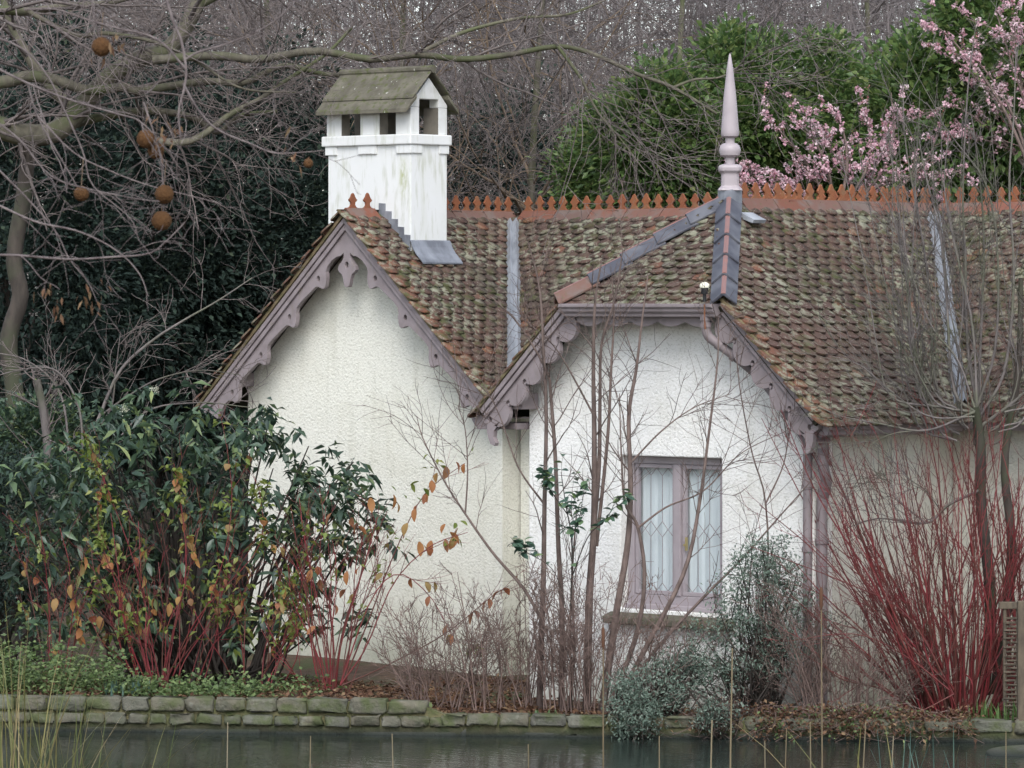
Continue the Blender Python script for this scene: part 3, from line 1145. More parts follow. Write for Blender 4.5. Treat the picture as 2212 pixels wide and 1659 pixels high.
# ---------------------------------------------------------------- hips, valleys
def hip_run(A, B, n, wid=0.12, up=0.082):
    """overlapping hip tiles from A (top) down to B"""
    A, B = Vector(A), Vector(B)
    d = (B - A).normalized()
    side = d.cross(Vector((0, 0, 1))).normalized()
    nrm = side.cross(d).normalized()
    if nrm.z < 0:
        nrm = -nrm
    L = (B - A).length / n
    for k in range(n):
        s0 = A + d * (k * L - 0.02)
        s1 = A + d * ((k + 1) * L + 0.05)
        lift0, lift1 = up - 0.004, up + 0.030
        m = MB()
        dr = 0.075
        V = []
        for P, lf, sk in ((s0, lift0, 0.03), (s1, lift1, 0.03)):
            V += [P - side * wid + nrm * (lf - dr) + d * sk, P - side * 0.02 + nrm * (lf + .008), P + side * 0.02 + nrm * (lf + .008), P + side * wid + nrm * (lf - dr) + d * sk,
                  P + side * (wid - .005) + nrm * (lf - dr - .02) + d * sk, P + nrm * (lf - .015), P - side * (wid - .005) + nrm * (lf - dr - .02) + d * sk]
        nn = 7
        F = [tuple(range(nn)), tuple(range(2 * nn - 1, nn - 1, -1))] + [(i, (i + 1) % nn, (i + 1) % nn + nn, i + nn) for i in range(nn)]
        m.add(V, F, random.random())
        o = house_mb(m, 'hip_tile', 'slate_hip' if not (n == 5 and k == 4 and A.x > B.x) else 'terracotta', bevel=0.004)
        m2 = MB()
        V2 = []
        for P, lf in ((s0, lift0), (s1, lift1)):
            V2 += [P - side * 0.021 + nrm * (lf + .0085), P + nrm * (lf + .016), P + side * 0.021 + nrm * (lf + .0085), P + nrm * (lf + .002)]
        m2.add(V2, [(0, 1, 2, 3), (7, 6, 5, 4)] + [(i, (i + 1) % 4, (i + 1) % 4 + 4, i + 4) for i in range(4)])
        house_mb(m2, 'arris', 'arris_clay', o)


ZH = RZ - TB * HIPX
hip_run((XB, YH, RZ + 0.02), (XB + HIPX, YB - .02, ZH), 5)
hip_run((XB, YH, RZ + 0.02), (XB - HIPX, YB - .02, ZH), 5)


def valley(A, B, s1, s2, n1, n2, wid=0.10):
    A, B = Vector(A), Vector(B)
    s1, s2 = Vector(s1), Vector(s2)
    m = MB()
    n = 8
    V, F = [], []
    for k in range(n + 1):
        P = A.lerp(B, k / n)
        w1 = wid * random.uniform(.92, 1.08)
        w2 = wid * random.uniform(.92, 1.08)
        V += [P + s1 * w1 + Vector(n1) * .115, P + (Vector(n1) + Vector(n2)) * 0.052, P + s2 * w2 + Vector(n2) * .115,
              P + s2 * w2 - Vector(n2) * .03, P + s1 * w1 - Vector(n1) * .03]
    for k in range(n):
        for j in range(5):
            a = k * 5
            F.append((a + j, a + (j + 1) % 5, a + 5 + (j + 1) % 5, a + 5 + j))
    m.add(V, F)
    house_mb(m, 'valley_flashing', 'pale_lead')


nb1 = Vector((TB, 0, 1)).normalized()      # bay right slope
nmn = Vector((0, -TM, 1)).normalized()     # main slope
ngr = Vector((TG, 0, 1)).normalized()      # gable right slope
dv = Vector((1, -TB / TM, -TB)).normalized()
valley((XB + .14, YR - .14 * TB / TM, RZ - .14 * TB), (XB + 1.96, YR - 1.96 * TB / TM, RZ - 1.96 * TB), dv.cross(nb1).normalized() * -1 if dv.cross(nb1).y > 0 else dv.cross(nb1).normalized(),
       dv.cross(nmn).normalized() if dv.cross(nmn).x > 0 else -dv.cross(nmn).normalized(), nb1, nmn)
k_ = TG / TM
dv = Vector((1, -k_, -TG)).normalized()
s1_ = dv.cross(ngr).normalized()
s1_ = s1_ if s1_.y < 0 else -s1_
s2_ = dv.cross(nmn).normalized()
s2_ = s2_ if s2_.x > 0 else -s2_
valley((XG + .14, YR - .14 * k_, RZ - .14 * TG), (XG + 2.0, YR - 2.0 * k_, RZ - 2.0 * TG), s1_, s2_, ngr, nmn)


# ---------------------------------------------------------------- bargeboards
def bargeboard(xc, y, zc, tan_, sgn, s0, s1, lower, holes, th=0.05, mould=0.10, tail=None, label=None, fill_apex=True):
    """board lying in the plane y, running down from the apex (xc, zc); sgn +1 goes right.
    lower: list of (s, t) from the apex end to the foot, t measured square to the slope"""
    c = 1 / math.hypot(1, tan_)
    s = tan_ * c

    def P(ss, t):
        return (xc + sgn * (ss * c - t * s), zc - ss * s - t * c)
    out = [P(s0, 0), P(s1, 0)]
    if tail:
        out += [(xc + sgn * a, b) for a, b in tail]
    out += [P(a, b) for a, b in reversed(lower)]
    if fill_apex:
        out += [(xc, zc - 0.36)]
    loops = [out]
    for (a, b, r) in holes:
        hx, hz = P(a, b)
        loops.append([(hx + r * 0.9 * math.cos(k * math.pi / 6), hz + r * 1.15 * math.sin(k * math.pi / 6)) for k in range(12)])
    m = MB()
    m.extrude(loops, XZ(y), 0, th)
    o = house_mb(m, 'bargeboard', 'mauve_paint', bevel=0.004)
    # moulding along the top edge
    for (t0, t1, pr) in ((0.0, 0.045, 0.045), (0.05, 0.095, 0.028)):
        m = MB()
        e0 = s0 - (0 if s0 > 0.1 else 0)
        if s0 < 0.05:
            loop = [(xc, zc - t0 / c), (xc, zc - t1 / c), P(s1, t1), P(s1, t0)]
        else:
            loop = [P(s0 + .01, t0), P(s0 + .01, t1), P(s1, t1), P(s1, t0)]
        m.extrude([loop], XZ(y), -pr, -0.002)
        house_mb(m, 'moulding', 'mauve_paint', o, bevel=0.006)
    # mortar verge above
    m = MB()
    loop = [P(max(s0 - .02, 0.0), -0.004), P(s1 + .03, -0.004), P(s1 + .03, -0.034), P(max(s0 - .02, 0.0), -0.034)]
    if s0 < .05:
        loop = [(xc, zc + 0.004 / c), P(s1 + .03, -0.004), P(s1 + .03, -0.034), (xc, zc + 0.034 / c)]
    m.extrude([loop], XZ(y), -0.06, 0.12)
    house_mb(m, 'verge', 'mortar_verge', None)
    # soffit behind the board
    m = MB()
    loop = [P(s0, 0.005), P(s1 - .05, 0.005), P(s1 - .05, 0.035), P(s0 + .03, 0.035)]
    m.extrude([loop], XZ(y), th + .002, 0.298)
    house_mb(m, 'soffit', 'mauve_paint', None)
    return o


def gable_lower():
    pts = [(0.33, 0.225), (0.37, 0.195), (0.45, 0.175), (0.54, 0.175), (0.59, 0.20), (0.625, 0.25), (0.665, 0.285), (0.70, 0.305), (0.735, 0.305), (0.755, 0.275), (0.77, 0.24), (0.80, 0.215), (0.86, 0.205)]
    for sk in (1.285, 1.855, 2.43):
        pts += [(sk - .34, .195), (sk - .22, .180), (sk - .14, .185), (sk - .10, .215), (sk - .075, .25), (sk - .035, .285), (sk, .305), (sk + .03, .305), (sk + .05, .275), (sk + .065, .24), (sk + .095, .215), (sk + .15, .205)]
    return pts


ZGB = RZ - 0.035
gl = gable_lower()
hl = [(0.715, 0.18, 0.027), (1.285, 0.185, 0.027), (1.855, 0.188, 0.027), (2.43, 0.188, 0.027)]
ap_ = [(0.045 * (1 / math.hypot(1, TG)) + .36 * (TG / math.hypot(1, TG)), .36 / math.hypot(1, TG) - .045 * TG / math.hypot(1, TG))]
for sg in (-1, 1):
    lw = ap_ + gl + [(2.60, 0.20), (2.78, 0.24 if sg < 0 else 0.2)]
    bargeboard(XG, YG, ZGB, TG, sg, 0.0, 2.86 if sg < 0 else 2.78, lw, hl)
# pendant at the apex
m = MB()
z0 = ZGB - 0.3605
pend = [(0.044, z0), (0.047, z0 - .05), (0.075, z0 - .09), (0.118, z0 - .13), (0.126, z0 - .17), (0.10, z0 - .20), (0.072, z0 - .215), (0.052, z0 - .26), (0.040, z0 - .315), (0.028, z0 - .34), (0, z0 - .347)]
pend = pend + [(-x, z) for x, z in pend[-2::-1]]
m.extrude([[(XG + x, z) for x, z in pend], [(XG + .026 * math.cos(k * math.pi / 6), z0 - .12 + .034 * math.sin(k * math.pi / 6)) for k in range(12)]], XZ(YG), 0.0, 0.05)
house_mb(m, 'pendant', 'mauve_paint', bevel=0.004)


def bay_lower(ss, n, depth=0.285, jn=0.205, pitch=0.285, first=0.0):
    pts = []
    for k in range(n):
        a = ss + k * pitch
        pts += [(a - pitch + .014 + (pitch - .028) * f, jn + (depth - jn) * math.sin(math.pi * f) ** 0.6) for f in np.linspace(0.0, 1.0, 8)]
        pts += [(a - .013, jn - 0.03), (a + .013, jn - 0.03)] if k < n - 1 else []
    return pts


ZBB = RZ + 0.0
for sg in (-1, 1):
    s_h = [1.60 + 0.285 * k for k in range(5)]
    lw = [(1.30, 0.10)] + bay_lower(1.60, 5)
    cs = math.hypot(1, TB)
    fx = WB - 0.03
    fz = ZBB - TB * fx
    tail = [(fx - .00, fz - 0.10), (fx - 0.055, fz - 0.135), (fx - 0.06, fz - 0.21), (fx - 0.075, fz - .26), (fx - 0.10, fz - 0.31), (fx - .15, fz - .33), (fx - 0.165, fz - 0.30), (fx - .135, fz - .25), (fx - .145, fz - .19), (fx - .19, fz - .14), (fx - .22, fz - .10)]
    bargeboard(XB, YB, ZBB, TB, sg, 0.90 * cs + .02, fx * cs, lw, [(a, 0.172, 0.026) for a in s_h[:4]] + [(2.72, 0.13, .024)], tail=tail, fill_apex=False)

# eaves returns (boxed purlin ends) under the boards
for nm, a, b in (('purlin_end', (XG - 1.80, 1.56, 2.86), (XG - 1.62, 1.79, 3.0)), ('purlin_end', (XB - 1.72, -.24, 2.75), (XB - 1.53, -.01, 2.90)),
                 ('eaves_box', (XB - 1.98, -.15, 2.56), (XB - 1.68, 1.9, 2.62)), ('eaves_box', (1.63, .29, 2.60), (1.90, 2.04, 2.66))):
    m = MB()
    m.box(a, b)
    house_mb(m, nm, 'mauve_paint', bevel=0.006)

# ---------------------------------------------------------------- hip eave: moulded gutter, scalloped fascia
m = MB()
gp = [(-0.02, 0.0), (-0.155, 0.0), (-0.155, -0.03), (-0.135, -0.045), (-0.13, -0.07), (-0.105, -0.09), (-0.10, -0.115), (-0.02, -0.125)]
m.extrude([gp], lambda x, y, w: (w, YB + x, 3.725 + y), XB - 0.90, XB + 0.90)
house_mb(m, 'gutter', 'mauve_paint', bevel=0.005)
m = MB()
pts = [(XB - 0.83, 3.70)]
n_s = 5
for k in range(n_s):
    for f in np.linspace(0.04, 0.96, 8):
        pts.append((XB - 0.80 + (k + f) * 1.6 / n_s, 3.575 - 0.055 * math.sin(math.pi * f) ** 0.7))
pts += [(XB + 0.83, 3.70)]
m.extrude([pts], XZ(YB), -0.018, 0.0)
house_mb(m, 'scalloped_fascia', 'mauve_paint', bevel=0.003)
m = MB()
m.box((XB - 0.90, YB + 0.002, 3.685), (XB + 0.90, 0.02, 3.70))
house_mb(m, 'soffit', 'mauve_paint')

# bay right eave gutter, seen along the side
for (xa, xb_, nm) in ((1.86, 1.99, 'gutter'),):
    m = MB()
    gp = [(0, 0), (0.13, 0), (0.13, -.03), (.11, -.05), (.105, -.08), (0.02, -.105)]
    m.extrude([gp], lambda x, y, w: (1.86 + x, w, 2.665 + y), YB + 0.06, 1.78)
    house_mb(m, 'gutter', 'mauve_paint', bevel=0.005)
m = MB()
m.extrude([[(0, 0), (-.12, 0), (-.12, -.05), (-.08, -.10), (0, -.11)]], lambda x, y, w: (w, 1.78 + x, 2.70 + y), 1.995, 9.0)
house_mb(m, 'gutter', 'mauve_paint', bevel=0.005)
m = MB()
m.extrude([[(0, 0), (-.12, 0), (-.12, -.05), (-.08, -.10), (0, -.11)]], lambda x, y, w: (w, 1.78 + x, 2.70 + y), -3.5, -2.1)
house_mb(m, 'gutter', 'mauve_paint', bevel=0.005)
# gutter stop end beyond the left foot of the bay
m = MB()
m.box((-2.13, YB + .03, 2.56), (-2.00, YB + .16, 2.69))
m.extrude([[(-2.22, 2.66), (-2.13, 2.67), (-2.13, 2.575), (-2.17, 2.59)]], XZ(YB + .05), 0, .1)
house_mb(m, 'gutter_end', 'mauve_paint', bevel=0.006)


# ---------------------------------------------------------------- downpipes
def downpipe(pts, rad, collars, mat='mauve_paint', N=30):
    m = MB()
    P = smooth_line(pts, N)
    m.tube(P, rad, 14)
    o = house_mb(m, 'downpipe', mat, smooth=True)
    for c in collars:
        i = int(c * (N - 1))
        i = min(max(i, 1), N - 2)
        d = norm(P[i + 1] - P[i - 1])
        m = MB()
        m.tube([P[i] - d * .022, P[i] + d * .022], rad + 0.010, 14)
        house_mb(m, 'collar', mat, o, smooth=True)
    return o


downpipe([(0.70, YB - .06, 3.63), (0.70, YB - .06, 3.52), (0.72, YB - .04, 3.43), (0.82, YB + .05, 3.33), (1.06, -.06, 3.08), (1.34, -.055, 2.80), (1.56, -.055, 2.56), (1.60, -.055, 2.46), (1.60, -.055, 2.2)], 0.042, [0.06, .12, 0.36, 0.42, 0.62])
downpipe([(1.75, -.02, 2.60), (1.75, -.02, 2.30), (1.75, .02, 2.18), (1.69, .06, 2.05), (1.67, .06, 1.9), (1.67, .06, 1.0), (1.67, .06, 0.1)], 0.05, [.03, .16, .45, .75])
downpipe([(1.60, -.055, 2.19), (1.60, -.055, 1.6), (1.60, -.055, .9), (1.60, -.055, .1)], 0.040, [.02, .35, .7])
downpipe([(-2.02, 1.2, 2.55), (-2.02, 1.2, 2.44), (-1.99, 1.2, 2.34), (-1.88, 1.2, 2.26), (-1.77, 1.2, 2.22), (-1.77, 1.2, 1.9), (-1.77, 1.2, .1)], 0.05, [.04, .12])

# ---------------------------------------------------------------- window
win = MB()
wy = 0.10
x0, x1, z0, z1 = -0.60, 0.585, 0.955, 2.345
win.box((x0, wy, z0), (x0 + 0.075, wy + .09, z1))
win.box((x1 - 0.075, wy, z0), (x1, wy + .09, z1))
win.box((x0 + .0755, wy, z1 - 0.07), (x1 - .0755, wy + .09, z1))
win.box((x0 + .0755, wy, z0), (x1 - .0755, wy + .09, z0 + 0.13))
win.box((-0.045, wy - .012, z0 + .1305), (0.03, wy + .085, z1 - .0705))
wf = house_mb(win, 'window', 'pale_mauve_paint', bevel=0.005)
wf['label'] = 'mauve casement window with latticed lights and pale curtains'
for (a, b) in ((x0 + .078, -0.048), (0.033, x1 - .078)):
    m = MB()
    t = 0.035
    zz0, zz1 = z0 + .134, z1 - .074
    m.box((a, wy + .015, zz0), (a + t, wy + .06, zz1))
    m.box((b - t, wy + .015, zz0), (b, wy + .06, zz1))
    m.box((a + t + .0005, wy + .015, zz1 - t), (b - t - .0005, wy + .06, zz1))
    m.box((a + t + .0005, wy + .015, zz0), (b - t - .0005, wy + .06, zz0 + t))
    cs_ = house_mb(m, 'casement', 'pale_mauve_paint', wf, bevel=0.003)
    # elongated hexagon lattice
    m = MB()
    ia, ib, iz0, iz1 = a + t, b - t, zz0 + t, zz1 - t
    wdt = (ib - ia) / 3
    hh = (iz1 - iz0) / 2.0

    def bar(p, q_, r=0.0032):
        m.tube([(p[0], wy + .035, p[1]), (q_[0], wy + .035, q_[1])], r, 4)
    zz = iz0
    for row in range(3):
        zc = iz0 + row * hh
        for k in range(3):
            xl_, xr_ = ia + k * wdt, ia + (k + 1) * wdt
            xm = (xl_ + xr_) / 2
            if row < 3:
                if zc + .07 < iz1:
                    bar((xl_, zc + (.07)), (xm, zc if zc > iz0 else iz0))
                    bar((xm, zc), (xr_, zc + .07))
                if zc - .07 > iz0:
                    bar((xl_, zc - .07 + .0), (xm, zc))
                    bar((xm, zc), (xr_, zc - .07))
        if row < 2:
            for k in (1, 2):
                bar((ia + k * wdt, zc + .07), (ia + k * wdt, zc + hh - .07))
    house_mb(m, 'glazing_bars', 'mauve_paint', wf)
    m = MB()
    m.add([(a + t * .5, wy + .042, zz0 + t * .5), (b - t * .5, wy + .042, zz0 + t * .5), (b - t * .5, wy + .042, zz1 - t * .5), (a + t * .5, wy + .042, zz1 - t * .5)], [(0, 1, 2, 3)])
    house_mb(m, 'pane', 'glass', wf)
    # pleated curtain behind
    V, F = [], []
    n = 40
    ca, cb_ = a - .05, b + .03
    for k in range(n + 1):
        x = ca + (cb_ - ca) * k / n
        yy = wy + .098 + .008 * math.sin(k * .8) + .004 * math.sin(k * 1.9)
        V += [(x, yy, z0 + .02), (x, yy, z1 + .05)]
    for k in range(n):
        F.append((2 * k, 2 * k + 2, 2 * k + 3, 2 * k + 1))
    m = MB()
    m.add(V, F)
    c_ = house_mb(m, 'curtain', 'curtain', wf)
    c_.data.polygons.foreach_set('use_smooth', np.ones(len(c_.data.polygons), bool))
m = MB()
m.box((0.085, wy - .01, 1.50), (0.10, wy + .014, 1.62))
m.box((0.075, wy - .02, 1.54), (0.11, wy - .011, 1.56))
house_mb(m, 'handle', 'brass', wf)
m = MB()
m.extrude([[(-0.11, 0.82), (-0.11, 0.885), (wy, 0.954), (wy, 0.82)]], lambda x, y, w: (w, x, y), x0 - .13, x1 + .16)
house_mb(m, 'sill', 'mossy_stone', wf, bevel=0.012)
m = MB()
m.box((x0 + .002, wy - .06, 0.9555), (x1 - .002, wy - .001, 1.0))
house_mb(m, 'subsill', 'pale_mauve_paint', wf, bevel=0.008)

# ---------------------------------------------------------------- chimney
CX0, CX1, CY0, CY1 = -6.265, -5.075, 1.96, 2.505
# the stack
m = MB()
m.box((CX0 + .02, CY0, 3.2), (CX1, CY1, 5.34))
ch = house_mb(m, 'chimney', 'chimney_white', bevel=0.012)
ch['label'] = 'tall white chimney with little stone roof'
m = MB()
m.box((CX0 - .038, CY0 - .04, 5.335), (CX1 + .036, CY1 + .036, 5.44))
house_mb(m, 'band', 'chimney_white', ch, bevel=0.012)
for (a, b) in ((CX0 - .003, CX0 + .16), (-5.80, -5.54), (CX1 - .19, CX1 + .020)):
    m = MB()
    m.box((a, CY0 - .020, 5.245), (b, CY0 + .02, 5.334))
    house_mb(m, 'corbel', 'chimney_white', ch, bevel=0.006)
for (a, b) in ((CY0 + .0205, CY0 + .16), (CY1 - .13, CY1 + .012)):
    m = MB()
    m.box((CX1 - .02, a, 5.247), (CX1 + .018, b, 5.3335))
    house_mb(m, 'corbel', 'chimney_white', ch, bevel=0.006)
# open top stage: piers, gable ends
zb, ze = 5.438, 5.715
xs_ = [(CX0 + .0, -6.06), (-5.785, -5.52), (-5.285, CX1 - .0)]
for (a, b) in xs_:
    for (c, d) in ((CY0 - .0, CY0 + .13), (CY1 - .13, CY1)):
        m = MB()
        m.box((a, c, zb), (b, d, ze))
        house_mb(m, 'pier', 'chimney_white', ch, bevel=0.008)
for (a, b) in xs_[:2]:
    m = MB()
    m.box((b + .0005, CY0 + .012, zb + .004), (b + .004, CY0 + .129, ze))
    house_mb(m, 'soot_lining', 'soot', ch)
    m = MB()
    m.box((b + .0005, CY1 - .129, zb + .004), (b + .004, CY1 - .01, ze))
    house_mb(m, 'soot_lining', 'soot', ch)
for (a, b) in xs_:
    m = MB()
    m.box((a + .004, CY1 - .135, zb + .004), (b - .004, CY1 - .1305, ze))
    house_mb(m, 'soot_lining', 'soot', ch)
m = MB()
m.box((CX0 + .16, CY0 + .16, zb + .003), (CX1 - .22, CY1 - .16, zb + .012))
house_mb(m, 'flue_mouth', 'dark_inside', ch)
ym = (CY0 + CY1) / 2
zr = 6.05
for (a, b) in ((CX0, CX0 + .15), (CX1 - .13, CX1)):
    m = MB()
    m.extrude([[(CY0, ze + .002), (CY0 + .13, ze + .002), (CY0 + .13, ze + .085), (CY1 - .13, ze + .085), (CY1 - .13, ze + .002), (CY1, ze + .002), (CY1, ze + .03), (ym, zr - .03), (CY0, ze + .03)]], lambda x, y, w: (w, x, y), a, b)
    house_mb(m, 'gable_end', 'chimney_white', ch, bevel=0.005)
m = MB()
m.box((CX0 + .152, CY0 + .01, ze + .002), (CX1 - .152, CY0 + .12, ze + .02))
house_mb(m, 'lintel', 'chimney_white', ch)
# stone slab roof: two overlapping slabs each side, ridge roll
ox = 0.075
for sg in (-1, 1):
    hw = (CY1 - CY0) / 2 + 0.115
    rise = zr - 5.665
    tn = rise / hw

    def sl(a, b, up, thk):
        m = MB()
        loop = [(a * hw, zr - a * hw * tn + up), (b * hw, zr - b * hw * tn + up), (b * hw + .01, zr - b * hw * tn + up - thk), (a * hw, zr - a * hw * tn + up - thk)]
        m.extrude([loop], lambda x, y, w: (w, ym + sg * x, y), CX0 - ox + .03, CX1 + ox - .02)
        house_mb(m, 'roof_slab', 'mossy_stone', ch, bevel=0.01)
    sl(0.0, 0.74, 0.062, 0.030)
    sl(0.60, 1.0, 0.030, 0.045)
m = MB()
m.tube([(CX0 - ox + .02, ym, zr + .055), (CX1 + ox - .01, ym, zr + .055)], 0.040, 10)
house_mb(m, 'ridge_roll', 'mossy_stone', ch)
# lead: stepped flashing on the front, apron on the right
zroof = lambda x: RZ + 0.03 - TG * abs(x - XG)
m = MB()
st = [(XG + 0.02, zroof(XG) + .16)]
x = XG + 0.02
pts = []
n_st = 5
dx = (CX1 - XG - .02) / n_st
for k in range(n_st):
    xa = XG + .02 + k * dx
    zt_ = zroof(xa) + .105
    pts += [(xa, zt_), (xa + dx, zt_ - 0.006)]
lower = [(CX1, zroof(CX1) - .03), (XG + .02, zroof(XG + .02) - .03)]
m.extrude([pts + lower], XZ(CY0), -0.012, -0.001)
house_mb(m, 'stepped_flashing', 'lead', ch)
m = MB()
zz = zroof(CX1)
V, F = [], []
prof = [(CX1 + .004, zz + .13), (CX1 + .02, zz + .12), (CX1 + .045, zz + .06), (CX1 + .09, zz + .0), (CX1 + .17, zz - .075), (CX1 + .19, zz - .10)]
for (px_, pz) in prof:
    V += [(px_, CY0 - .02, pz), (px_, CY1 + .03, pz), (px_, CY1 + .03, pz - .012), (px_, CY0 - .02, pz - .012)]
for k in range(len(prof) - 1):
    for j in range(4):
        a = k * 4
        F.append((a + j, a + (j + 1) % 4, a + 4 + (j + 1) % 4, a + 4 + j))
m.add(V, F)
house_mb(m, 'apron_flashing', 'lead', ch)

# ---------------------------------------------------------------- finial on the hip
fz = RZ
m = MB()
m.tube([(XB, YH + .01, fz - .10), (XB, YH + .01, fz + .14)], 0.115, 12)
lead_c = house_mb(m, 'finial_collar', 'lead', smooth=True)
m = MB()
m.extrude([[(-.12, 0), (.10, 0), (.26, -.07), (.24, -.10), (.08, -.05), (-.10, -.03)]], lambda x, y, w: (XB + .08 + x, YH + w, fz - .07 + y), -.06, .12)
house_mb(m, 'collar_flap', 'pale_lead', lead_c)
m = MB()


def sq(hw, z, ch=0.3):
    k = hw * ch
    return [(hw, -hw + k, z), (hw, hw - k, z), (hw - k, hw, z), (-hw + k, hw, z), (-hw, hw - k, z), (-hw, -hw + k, z), (-hw + k, -hw, z), (hw - k, -hw, z)]


prof = [(0.115, .13), (0.105, .15), (.082, .17), (.080, .27), (.082, .29), (.105, .31), (.108, .345), (.095, .365), (.05, .375)]
V, F = [], []
for (h, z) in prof:
    V += [(XB + x, YH + .01 + y, fz + zz_) for x, y, zz_ in sq(h, z)]
for i in range(len(prof) - 1):
    for k in range(8):
        F.append((i * 8 + k, i * 8 + (k + 1) % 8, i * 8 + 8 + (k + 1) % 8, i * 8 + 8 + k))
F += [tuple(range(8))[::-1], tuple((len(prof) - 1) * 8 + k for k in range(8))]
m.add(V, F)
# turn the block to face the lake path like the spike above it
cz, sz = math.cos(TH), math.sin(TH)
m.v = [(XB + (x - XB) * cz - (y - YH - .01) * sz, YH + .01 + (x - XB) * sz + (y - YH - .01) * cz, z) for x, y, z in m.v]
fin = house_mb(m, 'finial', 'pale_mauve_paint', bevel=0.008, smooth=False)
m = MB()
m.lathe((XB, YH + .01, fz), [(.043, .37), (.043, .435), (.06, .437), (.09, .455), (.1, .49), (.1, .51), (.088, .545), (.06, .565), (.043, .567), (.043, .615), (.06, .617), (.078, .63), (.084, .655), (.082, .69), (.060, .98), (.030, 1.25), (.010, 1.375), (.002, 1.39)], 24)
house_mb(m, 'spike', 'pale_mauve_paint', fin, smooth=True)

# small capped vent beside the hip
m = MB()
m.lathe((0.80, YB - .20, 3.68), [(.016, .06), (.016, .13), (.028, .131), (.034, .17), (.034, .185)], 14)
v_ = house_mb(m, 'vent', 'black_plastic', smooth=True)
m = MB()
m.lathe((0.80, YB - .20, 3.865), [(.040, 0), (.043, .008), (.042, .030), (.028, .045), (.006, .051)], 16)
house_mb(m, 'vent_cap', 'white_plastic', v_, smooth=True)
m = MB()
m.tube([(0.80, YB - .19, 3.50), (0.80, YB - .20, 3.60), (0.80, YB - .20, 3.72)], 0.008, 6)
house_mb(m, 'vent_stay', 'rusty_iron', v_)
# ================================================================ PLANTS
def gpt(u, d, dz=0.0):
    a = (u - 1106) / FPX * d
    return lat(a, d, float(ground_h(np.array(a), np.array(d))) + dz)


def pl(pts, d, r0, r1):
    """polyline given in view coordinates; d a depth or a list of depths"""
    ds = [d] * len(pts) if np.isscalar(d) else d
    return (np.array([px(u, v, q) for (u, v), q in zip(pts, ds)]), r0, r1)


def rebase(root):
    """children are built in world space; keep them there"""
    inv = Matrix.Translation(-Vector(root.location))
    for c in root.children:
        c.matrix_parent_inverse = inv


def tips(*batches):
    P = np.concatenate([b[0][:, -1] for b in batches])
    D = np.concatenate([norm(b[0][:, -1] - b[0][:, -2]) for b in batches])
    return P, D


def along(batch, n, lo=0.2):
    P, Rd = batch
    B, N, _ = P.shape
    i = rng.integers(0, B, n)
    t = (lo + (1 - lo) * rng.random(n)) * (N - 1) * .999
    k = t.astype(int)
    f = (t - k)[:, None]
    return P[i, k] * (1 - f) + P[i, k + 1] * f, norm(P[i, k + 1] - P[i, k])


# ---------------------------------------------------------------- far wood behind everything
def far_wood():
    n = 150
    S = []
    for k in range(n):
        d = rng.uniform(72, 105)
        u = rng.uniform(-150, 2400)
        b = lat((u - 1106) / FPX * d, d, 0.3)
        h = rng.uniform(11, 17)
        t = b + np.array([rng.normal() * 1.2, rng.normal() * 1.2, h])
        m_ = (b + t) / 2 + rng.normal(size=3) * .5
        S.append((np.array([b, m_, t]), rng.uniform(.02, .05), .012))
    trunk = lines(S, 12)
    b1 = grow(*trunk, 16, (0.12, 1), (30, 85), (1.4, 4.0), 8, .24, .02, (.3, .55), .3, .009)
    b2 = grow(*b1, 7, (0.15, 1), (20, 75), (0.6, 1.8), 5, .24, .0, (.4, .7), .4, .008)
    b3 = grow(*b2, 3, (0.2, 1), (20, 60), (0.4, 1.0), 4, .18, .05, (.5, .8), .5, .007)
    # closer growth of thin poles further back
    S = []
    for k in range(260):
        d = rng.uniform(108, 150)
        b = lat((rng.uniform(-200, 2450) - 1106) / FPX * d, d, 0.3)
        t = b + np.array([rng.normal() * 1.2, rng.normal() * 1.2, rng.uniform(13, 20)])
        S.append((np.array([b, (b + t) / 2 + rng.normal(size=3) * .5, t]), rng.uniform(.03, .06), .02))
    tk2 = lines(S, 10)
    c1 = grow(*tk2, 16, (0.1, 1), (30, 80), (2, 5), 6, .22, .02, (.3, .55), .4, .016)
    c2 = grow(*c1, 6, (0.1, 1), (20, 60), (.8, 2.4), 4, .16, .05, (.5, .8), .5, .014)
    o = tubes('far_wood', [trunk, b1, b2, b3, tk2, c1, c2], 'bark_far', k=3, kind='stuff')
    tag(o, 'distant leafless wood seen as a grey brown haze of twigs', 'woodland')
    n = 44000
    d = rng.uniform(84, 135, n)
    a = (rng.uniform(-150, 2360, n) - 1106) / FPX * d
    hz = rng.uniform(0.5, 1.0, n) ** .8
    P = CAM[None] + a[:, None] * RGT + d[:, None] * FWD
    P[:, 2] = .5 + hz * 11.5 + rng.normal(size=n) * .8
    D = rng.normal(size=(n, 3)) * [.8, .8, .55] + np.array([0, 0, .35])
    o2 = leaves('twig_haze', P, D, (.5, 1.3), (.014, .026), 'bark_far', None, droop=.1, fold=.1)
    tag(o2, 'finest twigs of the distant wood merging into a brown haze', 'woodland')
    # evergreen undergrowth beneath the wood
    cs = []
    for k in range(70):
        d = rng.uniform(60, 70)
        u = rng.uniform(-150, 1500)
        cs.append(lat((u - 1106) / FPX * d, d, rng.uniform(0.5, 4.6 if u < 1250 else 3.5)))
    P, D, _ = clump_points(np.array(cs), (.9, .9, .7), 26000)
    o = leaves('undergrowth', P, D + np.array([0, 0, .3]), (.12, .22), (.07, .13), 'leaf_evergreen_dark')
    tag(o, 'dark evergreen undergrowth at the foot of the distant wood', 'undergrowth')


far_wood()


